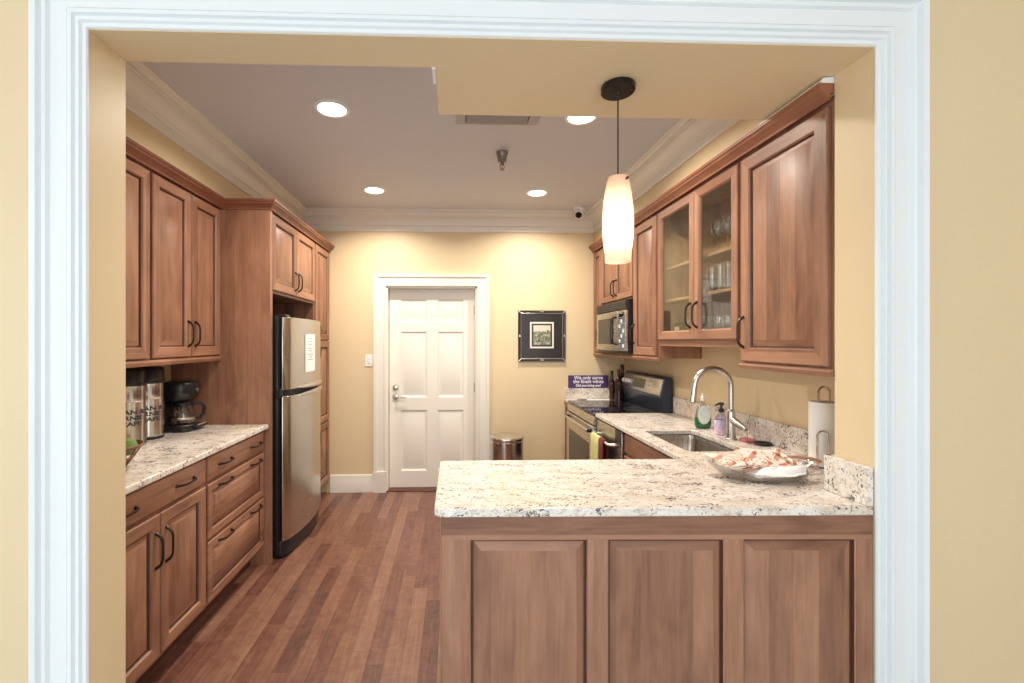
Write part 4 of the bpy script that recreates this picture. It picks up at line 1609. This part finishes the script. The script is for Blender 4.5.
for a_, b_, z, sc in ((.120, .070, 0, 0), (.150, .085, .003, .01), (.185, .105, .018, .02), (.214, .122, .036, .03), (.218, .124, .038, .03), (.212, .120, .038, .03), (.182, .102, .022, .02), (.148, .083, .008, .01), (.118, .068, .006, 0)):
    rings.append(platter_ring(a_, b_, z, sc))
b.loft(rings, 'crystal')
single(b, 'crystal_platter', 'scalloped crystal platter of napkins on the peninsula', 'platter', (PX, PYc, CT), angle=50)


def napkin(name, label, c, half, rz, rx, ry, mat, layers=3, wave=.004):
    b = MB()
    M = Matrix.Rotation(rz, 3, 'Z') @ Matrix.Rotation(ry, 3, 'Y') @ Matrix.Rotation(rx, 3, 'X')
    K = 8
    for l in range(layers):
        off = (l - (layers - 1) / 2) * half[2] * 2 / layers
        top, bot = [], []
        for i in range(K + 1):
            for j in range(K + 1):
                u, v = -1 + 2 * i / K, -1 + 2 * j / K
                w_ = wave * math.sin(2.2 * u + 1.3 * v + l)
                for lst, dz in ((top, half[2] / layers * .9), (bot, -half[2] / layers * .9)):
                    p = Vector((u * half[0] * (1 - .01 * l), v * half[1] * (1 - .01 * l), off + dz + w_))
                    lst.append(tuple(Vector(c) + M @ p))
        n = K + 1
        vs = top + bot
        fs = []
        o = n * n
        for i in range(K):
            for j in range(K):
                a = i * n + j
                fs.append((a, a + n, a + n + 1, a + 1)); fs.append((o + a, o + a + 1, o + a + n + 1, o + a + n))
        for i in range(K):
            for (p, q) in ((i, i + 1), (n * K + i, n * K + i + 1), (i * n, (i + 1) * n), (i * n + K, (i + 1) * n + K)):
                fs.append((p, q, o + q, o + p))
        b.add(vs, fs, mat)
    return single(b, name, label, 'napkin', c, 'napkins on the crystal platter', angle=50)


napkin('paper_napkin', 'leaf printed napkin stack propped up at the middle of the platter', (PX + .035, PYc + .030, CT + .066), (.096, .066, .009), -.08, .36, .03, 'leaf_napkin', 4)
napkin('paper_napkin', 'leaf printed napkin lying flat at the left end of the platter', (PX - .112, PYc + .025, CT + .062), (.085, .068, .007), .25, .10, .06, 'leaf_napkin', 3)
napkin('paper_napkin', 'leaf printed napkin folded steeply at the right of the propped stack', (PX + .128, PYc + .012, CT + .062), (.036, .062, .006), .25, .28, .75, 'leaf_napkin', 2)
# crumpled white tissue
b = MB()
rows_ = []
for i in range(9):
    f_ = i / 8
    rows_.append([(PX + .030 + .120 * (1 - f_) ** .8 * math.cos(2 * PI * k / 36) * (1 + .10 * math.sin(5 * 2 * PI * k / 36 + i)),
                   PYc - .052 + .046 * (1 - f_) ** .7 * math.sin(2 * PI * k / 36) * (1 + .10 * math.cos(4 * 2 * PI * k / 36 + i)),
                   CT + .026 + .028 * math.sin(f_ * PI / 2) + .005 * math.sin(3 * 2 * PI * k / 36 + i * .8) + .030 * max(0, math.cos(2 * PI * k / 36)) ** 2 * (1 - f_)) for k in range(36)])
b.loft(rows_, 'paper_white')
single(b, 'tissue', 'crumpled white tissue at the front of the crystal platter', 'tissue', (PX + .03, PYc - .052, CT + .02), angle=70)
b = MB()
b.tube([(PX + .130, PYc + .06, CT + .066), (PX + .195, PYc + .060, CT + .068), (PX + .255, PYc + .062, CT + .056), (PX + .300, PYc + .066, CT + .044)], [.006, .008, .010, .007], 'tan_wood', 12)
single(b, 'spreader', 'tan handled spreader lying across the right rim of the platter', 'utensil', (PX + .2, PYc + .02, CT + .04))

# wine bottles beyond the range
def bottle(label, x, y, h, r, mat, foil):
    t = Thing('wine_bottle', label, 'bottle', (x, y, (CT - .0175)), 'bottles beyond the range')
    b = MB()
    b.lathe((x, y, (CT - .0175)), [(r * .9, 0), (r, .004), (r, h * .58), (r * .92, h * .63), (r * .55, h * .72), (.014, h * .78), (.013, h * .97), (.0155, h * .975), (.0155, h)], mat, 24); t.part(b, 'glass_body')
    b = MB(); b.lathe((x, y, (CT - .0175)), [(.0145, h * .84), (.0148, h * .97), (.0168, h * .975), (.0168, h * 1.003), (.004, h * 1.004)], foil, 20); t.part(b, 'foil')
    b = MB(); b.lathe((x, y, (CT - .0175)), [(r + .0006, h * .30), (r + .0006, h * .55)], 'bottle_label_dark', 24, cap0=False, cap1=False); t.part(b, 'label')


bottle('slim amber bottle with green foil, left of the three beyond the range', 1.545, 4.385, .285, .026, 'bottle_amber', 'foil_green')
bottle('dark red wine bottle in the middle of the three beyond the range', 1.595, 4.335, .30, .036, 'wine_dark', 'pot_red')
bottle('tallest black bottle with dark blue foil beyond the range', 1.655, 4.40, .345, .034, 'bottle_black', 'foil_blue')
# spoon rest on the cooktop edge
t = Thing('cooking_spoon', 'white spatula lying on the granite strip beyond the range', 'utensil', (1.33, 4.33, (CT - .0175)))
b = MB()
b.tube([(1.28, 4.335, (CT - .0175) + .008), (1.40, 4.330, (CT - .0175) + .009), (1.50, 4.325, (CT - .0175) + .008)], [.006, .007, .006], 'white_plastic', 10); t.part(b, 'handle')
b = MB(); b.lathe((1.235, 4.337, (CT - .0175) + .006), [(.010, -.005), (.045, -.003), (.050, .003), (.042, .004), (.006, .002)], 'black_matte', 20, sy=.6); t.part(b, 'blade', label='black blade')

# purple sign leaning on the backsplash
t = Thing('wine_sign', 'small purple lettered sign standing on the backsplash beside the bottles', 'sign', (1.345, 4.50, 1.03))
b = MB(); b.box(1.143, 1.548, 4.497, 4.517, 1.030, 1.158, 'sign_purple'); sb = t.part(b, 'board', bevel=.002)
b = MB()
for line, z, s_ in (('We only serve', 1.134, .049), ('the finest wines', 1.096, .049), ('Did you bring any?', 1.056, .034)):
    vs, fs = text_mesh(line, s_, bold=.0012)
    b.add([(1.345 + x, 4.4962 - q, z + y) for x, y, q in vs], fs, 'sign_white')
t.part(b, 'lettering', sb, merge=False, smooth=False)

# outlet on right wall by the corner
t = Thing('wall_outlet', 'white wall outlet near the corner above the wine bottles', 'outlet', (1.715, 4.39, 1.16))
b = MB(); b.box(1.712, 1.7195, 4.33, 4.40, 1.115, 1.225, 'white_plastic'); t.part(b, 'cover_plate', bevel=.003)
b = MB(); b.box(1.7105, 1.7125, 4.35, 4.38, 1.135, 1.205, 'btn_white'); t.part(b, 'socket', bevel=.001)

# ------------------------------------------------------------------ back wall things
t = Thing('light_switch', 'white light switch plate beside the door', 'switch', (-.858, 4.515, 1.31))
b = MB(); b.box(-.895, -.822, 4.513, 4.5195, 1.252, 1.370, 'white_plastic'); t.part(b, 'cover_plate', bevel=.003)
b = MB(); b.box(-.872, -.845, 4.509, 4.514, 1.28, 1.342, 'btn_white'); t.part(b, 'rocker', bevel=.002)

t = Thing('picture_frame', 'square black framed small print on the back wall', 'picture', (.874, 4.51, 1.555))
fx0, fx1, fz0, fz1 = .636, 1.113, 1.300, 1.812
b = MB()
R = lambda i, n: (fx0 + i, fx1 - i, fz0 + i, fz1 - i, n)
Fp = fr_south(4.519)
b.rings(Fp, [R(0, 0), R(0, .020), R(.006, .026), R(.018, .024), R(.024, .018), R(.028, .020), R(.032, .016)],
        ['frame_black', 'frame_black', 'frame_black', 'frame_black', 'frame_silver', 'frame_silver'], 'mat_board')
fo = t.part(b, 'frame', angle=25)
mx, mz = (fx0 + fx1) / 2, (fz0 + fz1) / 2
for px_, pz_, w_, h_ in ((mx, fz0 + .014, .018, .007), (mx, fz1 - .014, .018, .007), (fx0 + .014, mz, .007, .018), (fx1 - .014, mz, .007, .018)):
    b = MB(); b.box(px_ - w_, px_ + w_, 4.490, 4.497, pz_ - h_ * .6, pz_ + h_ * .6, 'frame_silver')
    t.part(b, 'ornament', fo, bevel=.001)
for sx_ in (fx0 + .016, fx1 - .016):
    for sz_ in (fz0 + .016, fz1 - .016):
        b = MB(); b.cbox((sx_, 4.494, sz_), (.020, .0035, .005), 'frame_silver', Matrix.Rotation(math.radians(45 if (sx_ < mx) != (sz_ < mz) else -45), 3, 'Y'))
        t.part(b, 'ornament', fo, bevel=.001)
b = MB()
x0, x1, z0, z1 = .754, .994, 1.432, 1.696
R = lambda i, n: (x0 + i, x1 - i, z0 + i, z1 - i, n)
b.rings(fr_south(4.503), [R(0, 0), R(0, .002), R(.016, .002), R(.017, .0025), R(.030, .0025)], ['mat_cream', 'mat_cream', 'frame_black', 'frame_black'], 'frame_black')
t.part(b, 'inner_mat', fo, smooth=False)
b = MB(); b.box(x0 + .033, x1 - .033, 4.4995, 4.5012, z0 + .033, z1 - .033, 'landscape_print'); t.part(b, 'print', fo, label='small grey green landscape print')

t = Thing('trash_can', 'round stainless step trash can by the door', 'trash can', (.462, 4.03, 0))
c = (.462, 4.03, 0)
b = MB(); b.lathe(c, [(.150, 0), (.152, .004), (.152, .05), (.148, .055)], 'black_plastic', 40); t.part(b, 'base')
b = MB(); b.lathe(c, [(.148, .05), (.150, .055), (.150, .600), (.148, .602)], 'steel_can', 48); t.part(b, 'body')
b = MB(); b.lathe(c, [(.150, .600), (.155, .603), (.155, .614), (.150, .617), (.147, .620)], 'chrome', 48); t.part(b, 'rim')
b = MB(); b.lathe(c, [(.149, .618), (.153, .624), (.153, .645), (.148, .653), (.11, .662), (.05, .667), (.004, .668)], 'steel_can', 48); t.part(b, 'lid')
b = MB(); b.box(.42, .504, 3.852, 3.89, .012, .026, 'black_plastic'); t.part(b, 'pedal', bevel=.004)

# ------------------------------------------------------------------ ceiling things and lamps
lamp_d = bpy.data.lights.new('downlight_light', 'AREA')
lamp_d.shape = 'DISK'
lamp_d.size = 0.13
lamp_d.spread = math.radians(150)
lamp_d.energy = DOWNLIGHT_W
lamp_d.color = WARM
first = None
for x, y, lab in ((-.686, 2.535, 'recessed ceiling light nearest the opening on the left side'),
                  (-.692, 3.885, 'recessed ceiling light near the back wall on the left side'),
                  (.715, 3.905, 'recessed ceiling light near the back wall beside the sprinkler'),
                  (.731, 2.575, 'recessed ceiling light partly hidden behind the dropped soffit')):
    if first is None:
        t = Thing('ceiling_light', lab, 'light', (0, 0, 0), 'recessed ceiling lights')
        b = MB(); b.lathe((0, 0, 0), [(.098, 0), (.100, -.002), (.096, -.007), (.080, -.008), (.074, -.002)], 'trim_white', 40, cap0=False, cap1=False); t.part(b, 'trim_ring')
        b = MB(); b.lathe((0, 0, 0), [(.076, -.001), (.074, -.005), (.05, -.008), (.004, -.009)], 'lamp_lens', 36, cap0=False); t.part(b, 'lens')
        lo = bpy.data.objects.new('downlight_lamp', lamp_d)
        C.objects.link(lo)
        lo.parent = t.o
        lo.location = (0, 0, -.014)
        first = t.o
        o = first
    else:
        o = copy_tree(first)
        o['label'] = lab
    o.location = (x, y, CEIL - .0005)

# pendant
PXp, PYp = .629, 1.718
t = Thing('pendant_light', 'pendant lamp with pale glass shade hanging above the peninsula', 'pendant', (PXp, PYp, HEAD))
b = MB(); b.lathe((PXp, PYp, HEAD), [(.062, -.0005), (.064, -.004), (.064, -.022), (.060, -.026), (.012, -.028), (.008, -.036), (.004, -.038)], 'bronze', 40); t.part(b, 'canopy')
b = MB(); b.tube([(PXp, PYp, HEAD - .03), (PXp, PYp, 2.125)], .003, 'black_matte', 8); t.part(b, 'cord')
zs0, zs1 = 1.806, 2.134
prof = []
for i in range(21):
    f_ = i / 20
    r = .0385 + .0225 * math.sin(PI * (f_ * .86 + .07)) ** .9 - .006 * f_ + (.004 if f_ < .1 else 0) * (1 - f_ * 10)
    if f_ > .92:
        r *= 1 - .06 * ((f_ - .92) / .08) ** 2
    prof.append((r, zs0 + (zs1 - zs0) * f_))
prof.append((.010, zs1 + .003))
b = MB(); b.lathe((PXp, PYp, 0), prof, 'opal_shade', 40, cap0=False)
sh = t.part(b, 'lamp_shade', angle=50)
b = MB(); b.lathe((PXp + .016, PYp - .052, zs1 - .020), [(.005, .006), (.005, -.004), (.001, -.005)], 'bronze', 12, 'y'); t.part(b, 'set_screw', sh)
b = MB(); b.lathe((PXp, PYp, 0), [(.012, zs1 - .06), (.015, zs1 - .03), (.015, zs1)], 'bronze', 16); t.part(b, 'socket')
b = MB(); b.lathe((PXp, PYp, 0), [(.004, zs1 - .145), (.020, zs1 - .13), (.026, zs1 - .105), (.018, zs1 - .075), (.011, zs1 - .06)], 'bulb_glow', 20); t.part(b, 'bulb')
pl = bpy.data.lights.new('pendant_light_source', 'POINT')
pl.energy = PENDANT_W
pl.color = (1.0, .84, .66)
pl.shadow_soft_size = .028
po = bpy.data.objects.new('pendant_lamp', pl)
po.location = (PXp - t.org[0], PYp - t.org[1], 1.925 - t.org[2])
C.objects.link(po)
po.parent = t.o

# return-air grille
t = Thing('ceiling_vent', 'grey ceiling air vent behind the dropped soffit edge', 'vent', (.245, 2.46, CEIL))
vx0, vx1, vy0, vy1 = .005, .485, 2.23, 2.672
b = MB()
zt = CEIL - .001
for a in ((vx0, vx0 + .055, vy0, vy1), (vx1 - .055, vx1, vy0, vy1), (vx0 + .055, vx1 - .055, vy0, vy0 + .03), (vx0 + .055, vx1 - .055, vy1 - .03, vy1)):
    b.box(*a, zt - .010, zt, 'vent_grey')
t.part(b, 'frame', merge=False, bevel=.002)
b = MB(); b.box(vx0 + .05, vx1 - .05, vy0 + .025, vy1 - .025, zt - .002, zt, 'dark_cavity'); t.part(b, 'backing')
for k in range(9):
    yy = vy0 + .045 + k * .044
    b = MB(); b.cbox(((vx0 + vx1) / 2, yy, zt - .011), ((vx1 - vx0) / 2 - .062, .016, .0012), 'vent_grey', Matrix.Rotation(math.radians(-24), 3, 'X')); t.part(b, 'slat')

# sprinkler
sx_, sy_ = .323, 3.08
t = Thing('fire_sprinkler', 'metal fire sprinkler hanging from the ceiling', 'sprinkler', (sx_, sy_, CEIL))
b = MB(); b.lathe((sx_, sy_, CEIL), [(.042, -.0005), (.042, -.006), (.036, -.022), (.030, -.050), (.029, -.074), (.022, -.076)], 'brushed_dark', 28); t.part(b, 'escutcheon')
b = MB(); b.lathe((sx_, sy_, CEIL), [(.013, -.074), (.013, -.090), (.008, -.094)], 'brushed_dark', 16)
for s_ in (-1, 1):
    b.tube([(sx_ + s_ * .012, sy_, CEIL - .088), (sx_ + s_ * .015, sy_, CEIL - .104), (sx_ + s_ * .004, sy_, CEIL - .122)], .003, 'brushed_dark', 8)
b.tube([(sx_, sy_, CEIL - .09), (sx_, sy_, CEIL - .122)], .0022, 'pot_red', 8)
t.part(b, 'frame')
b = MB(); b.lathe((sx_, sy_, CEIL), [(.006, -.120), (.017, -.123), (.017, -.126), (.004, -.128)], 'brushed_dark', 20); t.part(b, 'deflector')

# security camera at the back right corner of the ceiling
t = Thing('security_camera', 'small white security camera at the ceiling corner above the back wall', 'camera', (1.19, 4.33, CEIL))
b = MB(); b.lathe((1.205, 4.335, CEIL), [(.052, -.0005), (.052, -.030), (.048, -.034), (.02, -.036)], 'white_plastic', 28); t.part(b, 'mount')
M = Matrix.Rotation(math.radians(0), 3, 'Z')
b = MB()
d_ = Vector((-.30, -.75, -.55)).normalized()
c0 = Vector((1.205, 4.335, CEIL - .055))
b.tube([tuple(c0 - d_ * .035), tuple(c0 - d_ * .03), tuple(c0 + d_ * .045), tuple(c0 + d_ * .048)], [.030, .040, .040, .036], 'white_plastic', 24)
hd = t.part(b, 'head')
b = MB(); b.tube([tuple(c0 + d_ * .046), tuple(c0 + d_ * .051), tuple(c0 + d_ * .053)], [.032, .030, .020], 'lens_dark', 24); t.part(b, 'lens', hd)
